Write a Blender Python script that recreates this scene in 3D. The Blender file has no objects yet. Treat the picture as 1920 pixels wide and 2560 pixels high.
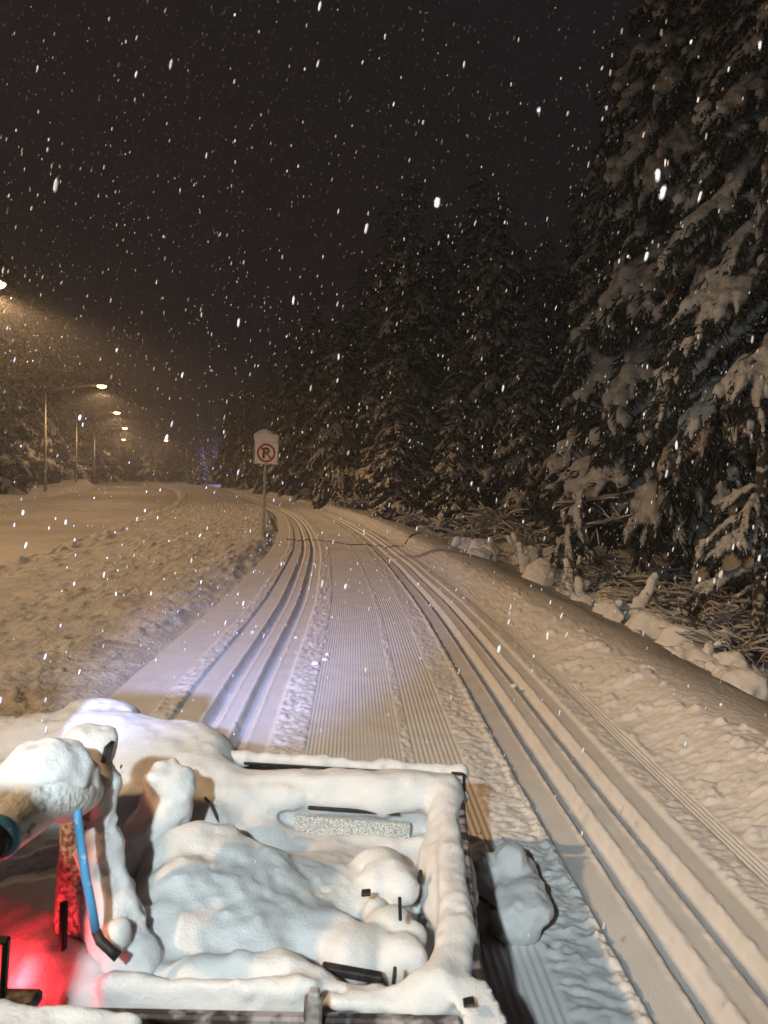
import bpy, math, random
import numpy as np
from mathutils import Matrix, Vector

sc = bpy.context.scene
# ------------------------------------------------------------------ camera, world, exposure
CAM_H, FPX = 1.65, 1862.0
PITCH, ROLL = math.radians(2.52), math.radians(1.2)
RC = Matrix.Rotation(math.pi / 2 - PITCH, 4, 'X') @ Matrix.Rotation(ROLL, 4, 'Z')
cam_d = bpy.data.cameras.new('camera')
cam = bpy.data.objects.new('camera', cam_d)
sc.collection.objects.link(cam)
cam.matrix_world = Matrix.Translation((0, 0, CAM_H)) @ RC
cam_d.sensor_fit = 'VERTICAL'
cam_d.angle = 2 * math.atan(1280 / FPX)
cam_d.clip_start, cam_d.clip_end = 0.05, 2000
cam_d.dof.use_dof = True
cam_d.dof.focus_distance = 7.0
cam_d.dof.aperture_fstop = 4.4
sc.camera = cam

world = bpy.data.worlds.new('World')
sc.world = world
world.use_nodes = True
wb = world.node_tree.nodes['Background']
wb.inputs['Color'].default_value = (0.0112, 0.0082, 0.0098, 1)   # overcast night sky lit from below by the town
wb.inputs['Strength'].default_value = .82

sc.view_settings.view_transform = 'Standard'
sc.view_settings.look = 'None'
sc.view_settings.gamma = 1
sc.view_settings.exposure = 0.0
cy = sc.cycles
cy.max_bounces, cy.diffuse_bounces, cy.glossy_bounces = 3, 2, 1
cy.transmission_bounces, cy.volume_bounces, cy.transparent_max_bounces = 2, 0, 4
cy.use_denoising = True
cy.use_adaptive_sampling, cy.adaptive_threshold, cy.adaptive_min_samples = True, .03, 12
cy.sample_clamp_indirect = 4.0
cy.sample_clamp_direct = 0.0
cy.use_light_tree = True
cy.caustics_reflective = cy.caustics_refractive = False

LAMP_POWER = 1080.0
WARM = (1.0, 0.62, 0.31)
WORK = [  # position, colour, power, aim, cone, blend
    ((-0.60, -0.70, 2.32), (0.86, 0.99, 1.0), 590.0, (0.0, 4.0, 1.30), 94, 1.0),
    ((-1.60, -0.68, 2.32), (0.46, 0.54, 1.0), 4300.0, (-1.0, 8.0, 0.0), 26, 1.0),
]

# ------------------------------------------------------------------ small helpers
rng = np.random.default_rng(7)
random.seed(7)
COL = sc.collection


def at(px, py, y):
    "world point on the line of sight of a photo pixel at the distance y"
    d = RC.to_3x3() @ Vector(((px - 960) / FPX, -(py - 1280) / FPX, -1))
    return Vector((0, 0, CAM_H)) + d * (y / d.y)


def tag(o, label=None, cat=None, group=None, kind=None):
    if label: o['label'] = label
    if cat: o['category'] = cat
    if group: o['group'] = group
    if kind: o['kind'] = kind
    return o


def empty(name, loc, rz=0.0, **k):
    o = bpy.data.objects.new(name, None)
    COL.objects.link(o)
    o.location = loc
    o.rotation_euler = (0, 0, rz)
    o.empty_display_size = 0.1
    return tag(o, **k)


def mesh_np(name, v, f, smooth=True, mats=(), midx=None):
    "mesh from numpy arrays; f is an (n,3) or (n,4) array or a list of such"
    v = np.asarray(v, dtype=np.float32)
    fl = f if isinstance(f, list) else [f]
    fl = [np.asarray(a, dtype=np.int32) for a in fl if len(a)]
    me = bpy.data.meshes.new(name)
    me.vertices.add(len(v))
    me.vertices.foreach_set('co', v.ravel())
    loops = np.concatenate([a.ravel() for a in fl])
    sizes = np.concatenate([np.full(len(a), a.shape[1], np.int32) for a in fl])
    starts = np.concatenate([[0], np.cumsum(sizes)[:-1]]).astype(np.int32)
    me.loops.add(len(loops))
    me.loops.foreach_set('vertex_index', loops)
    me.polygons.add(len(sizes))
    me.polygons.foreach_set('loop_start', starts)
    me.polygons.foreach_set('loop_total', sizes)
    for m in mats: me.materials.append(m)
    if midx is not None:
        me.polygons.foreach_set('material_index', np.asarray(midx, np.int32))
    me.polygons.foreach_set('use_smooth', np.full(len(sizes), smooth, bool))
    me.update(calc_edges=True)
    me.validate()
    return me


def obj(name, me, parent=None, loc=None, **k):
    o = bpy.data.objects.new(name, me)
    COL.objects.link(o)
    if parent: o.parent = parent
    if loc is not None: o.location = loc
    return tag(o, **k)


class MB:
    "collects simple solids into one mesh"
    def __init__(s): s.v, s.q, s.t, s.n = [], [], [], 0

    def add(s, v, q=(), t=()):
        v = np.asarray(v, float)
        s.v.append(v)
        if len(q): s.q.append(np.asarray(q) + s.n)
        if len(t): s.t.append(np.asarray(t) + s.n)
        s.n += len(v)
        return s

    def box(s, c, size, rot=None, bev=0.0):
        hx, hy, hz = [a / 2 for a in size]
        b = min(bev, hx * .9, hy * .9, hz * .9)
        if b <= 0:
            v = np.array([(x, y, z) for x in (-hx, hx) for y in (-hy, hy) for z in (-hz, hz)])
            q = [(0, 1, 3, 2), (4, 6, 7, 5), (0, 4, 5, 1), (2, 3, 7, 6), (0, 2, 6, 4), (1, 5, 7, 3)]
            t = []
        else:  # box with chamfered edges: three vertices per corner
            v, q, t = [], [], []
            ix = {}
            for sx in (-1, 1):
                for sy in (-1, 1):
                    for sz in (-1, 1):
                        for ax in range(3):
                            p = [sx * (hx - b), sy * (hy - b), sz * (hz - b)]
                            p[ax] += (sx, sy, sz)[ax] * b
                            ix[(sx, sy, sz, ax)] = len(v)
                            v.append(p)
            for sx in (-1, 1):
                q.append([ix[(sx, a, c_, 0)] for a, c_ in ((-1, -1), (1, -1), (1, 1), (-1, 1))][::sx])
                q.append([ix[(a, sx, c_, 1)] for a, c_ in ((-1, -1), (1, -1), (1, 1), (-1, 1))][::-sx])
                q.append([ix[(a, c_, sx, 2)] for a, c_ in ((-1, -1), (1, -1), (1, 1), (-1, 1))][::sx])
            for a in (-1, 1):
                for c_ in (-1, 1):
                    q.append([ix[(a, c_, -1, 0)], ix[(a, c_, 1, 0)], ix[(a, c_, 1, 1)], ix[(a, c_, -1, 1)]][::a * c_])
                    q.append([ix[(a, -1, c_, 0)], ix[(a, 1, c_, 0)], ix[(a, 1, c_, 2)], ix[(a, -1, c_, 2)]][::-a * c_])
                    q.append([ix[(-1, a, c_, 1)], ix[(1, a, c_, 1)], ix[(1, a, c_, 2)], ix[(-1, a, c_, 2)]][::a * c_])
                    for d in (-1, 1):
                        t.append([ix[(a, c_, d, 0)], ix[(a, c_, d, 1)], ix[(a, c_, d, 2)]][::a * c_ * d])
            v = np.array(v)
        if rot is not None: v = v @ np.array(Matrix(rot).to_3x3()).T
        return s.add(v + np.array(c), q, t)

    def tube(s, pts, rad, n=8, cap=True):
        P = np.array([tuple(p) for p in pts], float)
        m = len(P)
        r = np.full(m, rad, float) if np.isscalar(rad) else np.asarray(rad, float)
        T = np.gradient(P, axis=0)
        T /= np.linalg.norm(T, axis=1)[:, None] + 1e-12
        up = np.array((0, 0, 1.0)) if abs(T[0, 2]) < .9 else np.array((1.0, 0, 0))
        V = []
        a = np.arange(n) * 2 * np.pi / n
        u = up
        for i in range(m):
            u = u - T[i] * (u @ T[i])
            u /= np.linalg.norm(u) + 1e-12
            w = np.cross(T[i], u)
            V.append(P[i] + r[i] * (np.cos(a)[:, None] * u + np.sin(a)[:, None] * w))
        V = np.concatenate(V)
        i, j = np.meshgrid(np.arange(m - 1), np.arange(n), indexing='ij')
        i, j = i.ravel(), j.ravel()
        k = (j + 1) % n
        q = np.stack([i * n + j, i * n + k, (i + 1) * n + k, (i + 1) * n + j], 1)
        t = []
        if cap:
            V = np.concatenate([V, P[:1], P[-1:]])
            c0, c1 = m * n, m * n + 1
            for b in range(n):
                t.append((c0, (b + 1) % n, b))
                t.append((c1, (m - 1) * n + b, (m - 1) * n + (b + 1) % n))
        return s.add(V, q, t)

    def build(s, name, mat, parent=None, smooth=False, **k):
        fl = []
        if s.q: fl.append(np.concatenate(s.q))
        if s.t: fl.append(np.concatenate(s.t))
        return obj(name, mesh_np(name, np.concatenate(s.v), fl, smooth, [mat]), parent, **k)


# ------------------------------------------------------------------ noise
def _hash(ix, iy, seed):
    h = (ix.astype(np.int64) * 374761393 + iy.astype(np.int64) * 668265263 + seed * 974634777) & 0xffffffff
    h = ((h ^ (h >> 13)) * 1274126177) & 0xffffffff
    return ((h ^ (h >> 16)) & 0xffff).astype(np.float32) / 65535.0


def noise2(x, y, seed=0):
    ix, iy = np.floor(x), np.floor(y)
    fx, fy = (x - ix).astype(np.float32), (y - iy).astype(np.float32)
    fx, fy = fx * fx * (3 - 2 * fx), fy * fy * (3 - 2 * fy)
    a, b = _hash(ix, iy, seed), _hash(ix + 1, iy, seed)
    c, d = _hash(ix, iy + 1, seed), _hash(ix + 1, iy + 1, seed)
    return ((a + (b - a) * fx) * (1 - fy) + (c + (d - c) * fx) * fy) * 2 - 1


def fbm(x, y, seed=0, o=4, g=0.5):
    r, a, f = 0, 1.0, 1.0
    for k in range(o):
        r = r + a * noise2(x * f + k * 17.3, y * f - k * 9.1, seed + k)
        a *= g
        f *= 2.03
    return r


def lattice(shape, cell, seed):
    "smooth 3-D value noise on a regular grid; cell = feature size in voxels"
    r = np.random.default_rng(seed)
    n = [int(s / cell) + 3 for s in shape]
    g = r.uniform(-1, 1, n).astype(np.float32)
    for ax in range(3):
        p = np.arange(shape[ax]) / cell
        i = p.astype(int)
        f = (p - i).astype(np.float32)
        f = f * f * (3 - 2 * f)
        sh = [1, 1, 1]
        sh[ax] = -1
        f = f.reshape(sh)
        g = np.take(g, i, ax) * (1 - f) + np.take(g, i + 1, ax) * f
    return g


# ------------------------------------------------------------------ snow bodies: smooth union of solids, polygonised
class Snow:
    def __init__(s, lo, hi, h):
        s.lo, s.h = np.array(lo, float), h
        s.n = [int((b - a) / h) + 1 for a, b in zip(lo, hi)]
        s.f = np.full(s.n, 1.0, np.float32)
        s.ax = [(lo[i] + np.arange(s.n[i]) * h).astype(np.float32) for i in range(3)]

    def _blk(s, lo, hi):
        sl = []
        for i in range(3):
            a = max(0, int((lo[i] - s.lo[i]) / s.h) - 1)
            b = min(s.n[i], int((hi[i] - s.lo[i]) / s.h) + 2)
            if b <= a: return None
            sl.append(slice(a, b))
        return tuple(sl)

    def _mix(s, sl, d, k, cut=False):
        a = s.f[sl]
        if cut:
            h = np.clip(.5 - .5 * (a + d) / k, 0, 1)
            s.f[sl] = a * (1 - h) + (-d) * h + k * h * (1 - h)
        else:
            h = np.clip(.5 + .5 * (a - d) / k, 0, 1)
            s.f[sl] = a * (1 - h) + d * h - k * h * (1 - h)
        return s

    def cap(s, a, b, ra, rb=None, k=.03, cut=False):
        rb = ra if rb is None else rb
        a, b = np.array(tuple(a), float), np.array(tuple(b), float)
        m = max(ra, rb) + k + .02
        sl = s._blk(np.minimum(a, b) - m, np.maximum(a, b) + m)
        if sl is None: return s
        X, Y, Z = (s.ax[i][sl[i]].reshape([-1 if j == i else 1 for j in range(3)]) for i in range(3))
        ab = b - a
        L = max(ab @ ab, 1e-9)
        t = np.clip(((X - a[0]) * ab[0] + (Y - a[1]) * ab[1] + (Z - a[2]) * ab[2]) / L, 0, 1)
        d = np.sqrt((X - a[0] - t * ab[0]) ** 2 + (Y - a[1] - t * ab[1]) ** 2 + (Z - a[2] - t * ab[2]) ** 2) - (ra + (rb - ra) * t)
        return s._mix(sl, d.astype(np.float32), k, cut)

    def ell(s, c, r, k=.04, rot=None, cut=False):
        c, r = np.array(tuple(c), float), np.array(r, float)
        m = r.max() + k + .02
        sl = s._blk(c - m, c + m)
        if sl is None: return s
        G = [s.ax[i][sl[i]].reshape([-1 if j == i else 1 for j in range(3)]) - c[i] for i in range(3)]
        if rot is not None:
            M = np.array(Matrix(rot).to_3x3()).T
            G = [M[i, 0] * G[0] + M[i, 1] * G[1] + M[i, 2] * G[2] for i in range(3)]
        k0 = np.sqrt(sum((G[i] / r[i]) ** 2 for i in range(3))) + 1e-6
        k1 = np.sqrt(sum((G[i] / r[i] ** 2) ** 2 for i in range(3))) + 1e-6
        return s._mix(sl, (k0 * (k0 - 1) / k1).astype(np.float32), k, cut)

    def box(s, c, size, r=.02, k=.03, rot=None, cut=False):
        c, hs = np.array(tuple(c), float), np.array(size, float) / 2
        m = np.linalg.norm(hs) + k + .02
        e = np.full(3, m) if rot is not None else hs + k + .02
        sl = s._blk(c - e, c + e)
        if sl is None: return s
        G = [s.ax[i][sl[i]].reshape([-1 if j == i else 1 for j in range(3)]) - c[i] for i in range(3)]
        if rot is not None:
            M = np.array(Matrix(rot).to_3x3()).T
            G = [M[i, 0] * G[0] + M[i, 1] * G[1] + M[i, 2] * G[2] for i in range(3)]
        q = [np.abs(G[i]) - (hs[i] - r) for i in range(3)]
        d = np.sqrt(sum(np.maximum(a, 0) ** 2 for a in q)) + np.minimum(np.maximum(np.maximum(q[0], q[1]), q[2]), 0) - r
        return s._mix(sl, np.broadcast_to(d, s.f[sl].shape).astype(np.float32), k, cut)

    def rough(s, feats, seed=1):
        for n, (size, amp) in enumerate(feats):
            s.f += amp * lattice(s.n, size / s.h, seed * 31 + n)
        return s

    def crumble(s, mask, size, amp, seed=1):
        m = np.clip(lattice(s.n, mask / s.h, seed * 57) * 2.2, 0, 1)
        s.f += amp * m * lattice(s.n, size / s.h, seed * 91)
        return s

    def arrays(s):
        f = s.f.copy()
        for ax in range(3):   # close the body at the borders of the grid
            sl = [slice(None)] * 3
            for e in (0, -1):
                sl[ax] = e
                f[tuple(sl)] = np.maximum(f[tuple(sl)], .002)
        S = f < 0
        nx, ny, nz = f.shape
        cor = [(i, j, k) for i in (0, 1) for j in (0, 1) for k in (0, 1)]
        cnt = sum(S[i:nx - 1 + i, j:ny - 1 + j, k:nz - 1 + k].astype(np.int8) for i, j, k in cor)
        A = np.argwhere((cnt > 0) & (cnt < 8))
        idx = np.full((nx - 1, ny - 1, nz - 1), -1, np.int32)
        idx[A[:, 0], A[:, 1], A[:, 2]] = np.arange(len(A))
        F = {c: f[A[:, 0] + c[0], A[:, 1] + c[1], A[:, 2] + c[2]] for c in cor}
        P, N = np.zeros((len(A), 3)), np.zeros(len(A))
        for a in cor:
            for ax in range(3):
                if a[ax]: continue
                b = list(a)
                b[ax] = 1
                fa, fb = F[a], F[tuple(b)]
                m = (fa < 0) != (fb < 0)
                t = np.where(m, fa / np.where(m, fa - fb, 1), 0)
                for q in range(3):
                    P[:, q] += np.where(m, a[q] + (t if q == ax else 0), 0)
                N += m
        V = s.lo + s.h * (A + P / N[:, None])
        Q = []
        for ax in range(3):
            u, w = (ax + 1) % 3, (ax + 2) % 3
            sl0, sl1 = [slice(None)] * 3, [slice(None)] * 3
            sl0[ax], sl1[ax] = slice(0, -1), slice(1, None)
            e = np.argwhere(S[tuple(sl0)] != S[tuple(sl1)])
            e = e[(e[:, u] > 0) & (e[:, w] > 0) & (e[:, u] < f.shape[u] - 1) & (e[:, w] < f.shape[w] - 1)]
            ins = S[e[:, 0], e[:, 1], e[:, 2]]
            ids = []
            for du, dw in ((-1, -1), (0, -1), (0, 0), (-1, 0)):
                c = e.copy()
                c[:, u] += du
                c[:, w] += dw
                ids.append(idx[c[:, 0], c[:, 1], c[:, 2]])
            q = np.stack(ids, 1)
            q[~ins] = q[~ins][:, ::-1]
            Q.append(q)
        return V, np.concatenate(Q)

    def build(s, name, mat, parent=None, origin=None, **k):
        V, Q = s.arrays()
        if origin is not None: V = V - np.array(origin)
        return obj(name, mesh_np(name, V, Q, True, [mat]), parent, **k)


# ------------------------------------------------------------------ materials
def mat(name, col, rough=.6, metal=0.0, noise=None, bump=None, emit=None, spec=.3, col2=None, fac=None, coord='Object'):
    """noise=(scale, detail) mixes col2 by fac=(lo,hi); bump=[(scale, strength, distance),...]"""
    m = bpy.data.materials.new(name)
    m.use_nodes = True
    N, L = m.node_tree.nodes, m.node_tree.links
    b = N['Principled BSDF']
    b.inputs['Base Color'].default_value = (*col, 1)
    b.inputs['Roughness'].default_value = rough
    b.inputs['Metallic'].default_value = metal
    b.inputs['Specular IOR Level'].default_value = spec
    tc = None
    if noise or bump:
        tc = N.new('ShaderNodeTexCoord')
    if noise:
        t = N.new('ShaderNodeTexNoise')
        t.inputs['Scale'].default_value, t.inputs['Detail'].default_value = noise
        L.new(tc.outputs[coord], t.inputs['Vector'])
        r = N.new('ShaderNodeMapRange')
        r.inputs['From Min'].default_value, r.inputs['From Max'].default_value = fac
        L.new(t.outputs['Fac'], r.inputs['Value'])
        x = N.new('ShaderNodeMix')
        x.data_type = 'RGBA'
        x.inputs['A'].default_value, x.inputs['B'].default_value = (*col, 1), (*col2, 1)
        L.new(r.outputs['Result'], x.inputs['Factor'])
        L.new(x.outputs['Result'], b.inputs['Base Color'])
    last = None
    for sc_, st, ds in (bump or []):
        t = N.new('ShaderNodeTexNoise')
        t.inputs['Scale'].default_value, t.inputs['Detail'].default_value = sc_, 4
        L.new(tc.outputs[coord], t.inputs['Vector'])
        p = N.new('ShaderNodeBump')
        p.inputs['Strength'].default_value, p.inputs['Distance'].default_value = st, ds
        L.new(t.outputs['Fac'], p.inputs['Height'])
        if last: L.new(last.outputs['Normal'], p.inputs['Normal'])
        L.new(p.outputs['Normal'], b.inputs['Normal'])
        last = p
    if emit:
        b.inputs['Emission Color'].default_value = (*emit[0], 1)
        b.inputs['Emission Strength'].default_value = emit[1]
    return m


M = {}
M['snow'] = mat('snow', (.80, .80, .81), .75, noise=(3.0, 4), col2=(.72, .72, .72), fac=(.35, .75),
                bump=[(55, .35, .01), (260, .35, .003)])
M['trail'] = mat('groomed_snow', (.76, .76, .77), .7, noise=(5.0, 5), col2=(.68, .68, .69), fac=(.4, .7),
                 bump=[(90, .25, .006), (400, .4, .002)])
M['verge'] = mat('loose_snow', (.68, .68, .68), .8, noise=(2.6, 7), col2=(.50, .49, .49), fac=(.42, .72),
                 bump=[(28, .55, .03), (140, .5, .006)])
M['road'] = mat('packed_road_snow', (.58, .56, .54), .75, noise=(.35, 4), col2=(.44, .42, .40), fac=(.35, .7),
                bump=[(14, .4, .03)])
M['floor'] = mat('forest_snow', (.66, .66, .66), .8, noise=(1.1, 6), col2=(.42, .40, .38), fac=(.5, .8),
                 bump=[(20, .5, .04)])
M['msnow'] = mat('machine_snow', (.72, .72, .73), .7, bump=[(45, .25, .010), (150, .5, .005), (420, .7, .002)])
_b = M['msnow'].node_tree.nodes['Principled BSDF']
_b.inputs['Subsurface Weight'].default_value = .6
_b.inputs['Subsurface Radius'].default_value = (1.0, .9, .8)
_b.inputs['Subsurface Scale'].default_value = .025
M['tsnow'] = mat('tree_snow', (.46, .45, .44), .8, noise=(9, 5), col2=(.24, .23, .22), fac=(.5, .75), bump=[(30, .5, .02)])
M['needle'] = mat('frosted_needles', (.022, .025, .018), .85, noise=(11, 4), col2=(.20, .19, .18), fac=(.52, .74))
M['twig'] = mat('twig_bark', (.045, .036, .030), .85, noise=(20, 3), col2=(.36, .35, .34), fac=(.5, .75))
M['bark'] = mat('bark', (.040, .036, .032), .9, noise=(14, 8), col2=(.42, .41, .40), fac=(.48, .62), bump=[(18, .8, .03)])
M['black'] = mat('black_steel', (.018, .016, .016), .55, noise=(30, 4), col2=(.06, .05, .05), fac=(.45, .8), bump=[(120, .2, .003)])
M['brown'] = mat('frosted_dark_panel', (.045, .036, .034), .6, noise=(16, 5), col2=(.34, .31, .31), fac=(.47, .62), bump=[(60, .4, .006)])
M['rime'] = mat('rimed_panel', (.07, .075, .075), .7, noise=(170, 5), col2=(.74, .75, .74), fac=(.24, .66), bump=[(130, .8, .006)])
M['blue'] = mat('blue_hose', (.09, .32, .56), .45, noise=(40, 4), col2=(.55, .62, .68), fac=(.62, .72), bump=[(60, .3, .003)])
M['rimepost'] = mat('rimed_post', (.26, .18, .17), .75, noise=(80, 5), col2=(.66, .62, .62), fac=(.44, .58), bump=[(45, .9, .012)])
M['rimeboom'] = mat('rimed_boom', (.02, .018, .02), .6, noise=(26, 8), col2=(.72, .73, .72), fac=(.30, .46), bump=[(60, .8, .008)])
M['galv'] = mat('frosted_pole', (.20, .19, .18), .6, noise=(22, 4), col2=(.45, .44, .43), fac=(.4, .6), bump=[(60, .4, .004)])
M['signface'] = mat('sign_white', (.88, .88, .86), .5, noise=(55, 5), col2=(.35, .36, .34), fac=(.62, .74), coord='Object')
M['signred'] = mat('sign_red', (.45, .02, .03), .5, noise=(50, 4), col2=(.70, .55, .54), fac=(.62, .80))
M['signblack'] = mat('sign_black', (.02, .03, .02), .5, noise=(50, 4), col2=(.7, .7, .68), fac=(.60, .74))
M['lens_warm'] = mat('lamp_lens', (.8, .7, .5), .4, emit=((1.0, .60, .22), 26.0))
M['lens_cool'] = mat('path_lamp_lens', (.8, .8, .9), .4, emit=((.72, .70, 1.0), 40.0))
M['lens_work'] = mat('work_light_lens', (.8, .8, .8), .3, emit=((.9, .95, 1.0), 60.0))
M['lens_red'] = mat('tail_light_lens', (.5, .02, .02), .3, emit=((1.0, .05, .05), 1.1))
M['glass'] = mat('clear_knob', (.45, .46, .46), .15, spec=.8)
M['flake'] = mat('flake', (.62, .62, .63), .8, spec=.1)
M['orange'] = mat('beacon_lens', (.8, .3, .05), .4)


def lamp_light(loc, power, parent):
    "street lamp with a wide throw: dim straight down, strongest at about 65 degrees, a little spill upwards"
    d = bpy.data.lights.new('lamp_light', 'POINT')
    d.energy, d.color, d.shadow_soft_size = power, WARM, .16
    d.use_nodes = True
    N, L = d.node_tree.nodes, d.node_tree.links
    e = N['Emission']
    tc, sx, mr, cr, ml = (N.new('ShaderNode' + k) for k in ('TexCoord', 'SeparateXYZ', 'MapRange', 'ValToRGB', 'Math'))
    L.new(tc.outputs['Normal'], sx.inputs[0])
    L.new(sx.outputs['Z'], mr.inputs['Value'])
    mr.inputs['From Min'].default_value, mr.inputs['From Max'].default_value = 1, -1     # 1 = straight down
    pts = [(-1, 0), (-.55, 0), (-.25, .20), (.06, .42), (.20, 1.0), (.33, 4.2), (.43, 5.6), (.50, 5.0), (.60, 3.4), (.75, 2.0), (1, 1)]
    el = cr.color_ramp.elements
    el[0].position, el[1].position = 0, 1
    for c, v_ in pts[1:-1]: el.new((c + 1) / 2)
    for q_, (c, v_) in zip(el, pts): q_.color = (v_ / 8, v_ / 8, v_ / 8, 1)
    L.new(mr.outputs['Result'], cr.inputs['Fac'])
    ml.operation = 'MULTIPLY'
    ml.inputs[1].default_value = 8
    L.new(cr.outputs['Color'], ml.inputs[0])
    L.new(ml.outputs[0], e.inputs['Strength'])
    o = bpy.data.objects.new('lamp_light', d)
    COL.objects.link(o)
    o.parent = parent
    o.location = loc
    return o


def spot(name, loc, aim, power, col, cone, blend, radius, parent):
    d = bpy.data.lights.new(name, 'SPOT')
    d.energy, d.color, d.spot_size, d.spot_blend, d.shadow_soft_size = power, col, math.radians(cone), blend, radius
    o = bpy.data.objects.new(name, d)
    COL.objects.link(o)
    o.parent = parent
    o.location = loc
    o.rotation_euler = (Vector(aim) - Vector(loc)).to_track_quat('-Z', 'Y').to_euler()
    return o


def point(name, loc, power, col, radius, parent):
    d = bpy.data.lights.new(name, 'POINT')
    d.energy, d.color, d.shadow_soft_size = power, col, radius
    o = bpy.data.objects.new(name, d)
    COL.objects.link(o)
    o.parent = parent
    o.location = loc
    return o


# ------------------------------------------------------------------ the ground: trail, verge, road, forest floor
CY = [-9, -3, 0, 3.4, 6.14, 10, 15.4, 17.6, 24, 32, 37.7, 50, 67, 90, 105, 120, 150, 420]
CX = [1.5, .75, .28, .09, -.02, -.19, -.64, -.84, -1.66, -2.95, -4.25, -7.45, -11.6, -17.9, -22.4, -28.6, -43, -180]
EY = [-9, 0, 6, 12.5, 15.6, 22, 37, 49, 70, 90, 110, 150, 420]
EX = [-6.0, -6.1, -6.2, -6.5, -6.8, -7.9, -10.7, -13.6, -19.5, -26, -34, -54, -190]


def smooth_curve(ys, xs):
    g = np.arange(ys[0], ys[-1], .25)
    v = np.interp(g, ys, xs)
    out = v.copy()
    for w_, lim in ((21, 12.0), (61, 1e9)):
        k = np.hanning(w_ + 2)[1:-1]
        k /= k.sum()
        p = np.pad(v, w_ // 2, mode='edge')
        sm = np.convolve(p, k, 'valid')
        out = np.where(g > (lim if w_ == 61 else -99), sm, out)
        if w_ == 21:
            near = sm
    mixf = np.clip((g - 14) / 10, 0, 1)
    p = np.pad(v, 30, mode='reflect', reflect_type='odd')
    k = np.hanning(63)[1:-1]
    k /= k.sum()
    far = np.convolve(p, k, 'valid')
    return g, near * (1 - mixf) + far * mixf


_cg, _cv = smooth_curve(CY, CX)
_eg, _ev = smooth_curve(EY, EX)
cx_ = lambda y: np.interp(y, _cg, _cv)
ex_ = lambda y: np.interp(y, _eg, _ev)
w_ = lambda y: np.interp(y, [0, 6, 10, 17.6, 32, 420], [1, 1, .95, .87, .82, .82])
ss = lambda a, b, x: (lambda t: t * t * (3 - 2 * t))(np.clip((x - a) / (b - a), 0, 1))


def trail_h(t, x, y):
    "height of the groomed trail at lateral offset t"
    z = np.zeros_like(t)
    amp = np.clip(1.15 - y / 60, .5, 1)
    def zone(a, b, e=.01): return ss(a - e, a + e, t) * (1 - ss(b - e, b + e, t))
    tri = lambda p, s0=0: np.abs(((t - s0) / p) % 1 - .5) * 2
    wear = np.clip(.75 + .6 * fbm(x * 3, y * .7, 3, 2), .25, 1.15)
    z += zone(-1.98, -1.60) * .009 * (tri(.028) - .5) * wear
    z += zone(-.50, .10) * .008 * (tri(.024) - .5) * wear
    z += zone(.14, .45) * .0125 * (tri(.030) - .5) * np.maximum(wear, .7)
    z += zone(1.50, 1.60) * .010 * (tri(.025) - .5) * wear
    # crumbled strips between the passes
    r = fbm(x * 30 + y * 9, y * 34, 11, 3)
    r2 = np.maximum(fbm(x * 20 + y * 6, y * 36 - x * 8, 12, 3), 0)
    z += zone(-1.60, -1.45, .02) * (.006 + .008 * r + .012 * r2)
    z += zone(-.73, -.50, .025) * (.004 + .008 * r + .013 * r2)
    z += zone(.095, .145, .012) * (.004 + .009 * r)
    z += zone(.45, .665, .02) * (.004 + .007 * r + .010 * r2)
    z += zone(.655, .700, .012) * (.016 + .010 * r)
    z += zone(1.36, 1.50, .02) * (.004 + .006 * r + .008 * r2)
    z += zone(1.60, 2.2, .05) * (.005 * r + .012 * r2 + .024 * ss(.45, .75, fbm(x * 8, y * 7, 15, 2)) + .006 * fbm(x * 3, y * 8, 16, 3))
    # the two pairs of ski tracks: pressed bands with grooves
    for a, b, m in ((-1.45, -.73, -1.05), (.70, 1.36, 1.05)):
        z -= zone(a, b, .014) * .016
        for s in (-.122, .122):
            d = np.abs(t - (m + s))
            edge = .003 * fbm(x * 30, y * 18, 21, 2)
            z -= .056 * (1 - ss(.030, .060, d + edge)) * amp
        for s in (-.19, -.05, .05, .19):
            z += np.exp(-((t - (m + s)) / .012) ** 2) * (.004 + .006 * np.maximum(fbm(x * 40, y * 25, 23, 2), -.3))
    # shoulders
    z += ss(1.55, 2.12, t) * np.interp(y, [2, 6, 20, 40], [.20, .19, .17, .22])
    z += .012 * fbm(x * .8, y * .35, 31, 2)
    return z


def right_h(t, x, y):
    "beyond the crest: a smooth slope down to the forest floor"
    cr = np.interp(y, [2, 6, 20, 40], [.20, .19, .17, .22])
    lo = np.interp(y, [2, 8, 14, 24, 36, 60], [-.50, -.42, -.28, -.12, .02, .1])
    s = ss(2.25, 4.1, t)
    return (cr * (1 - s) + lo * s + .012 * fbm(x * .8, y * .35, 31, 2)
            + .02 * fbm(x * 2.5, y * 1.1, 41, 3) * ss(2.3, 2.8, t)
            + ss(3.2, 4.4, t) * (.10 * fbm(x * 1.4, y * 1.4, 42, 4) + .10 * np.maximum(fbm(x * 3.1, y * 3.1, 43, 2), 0))
            + ss(6, 40, t) * .5 + np.maximum(t - 40, 0) * .02)


def bank_h(y): return np.interp(y, [0, 3, 6, 10, 17, 26, 40, 70, 120], [.03, .03, .05, .08, .14, .16, .14, .12, .10])


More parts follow.
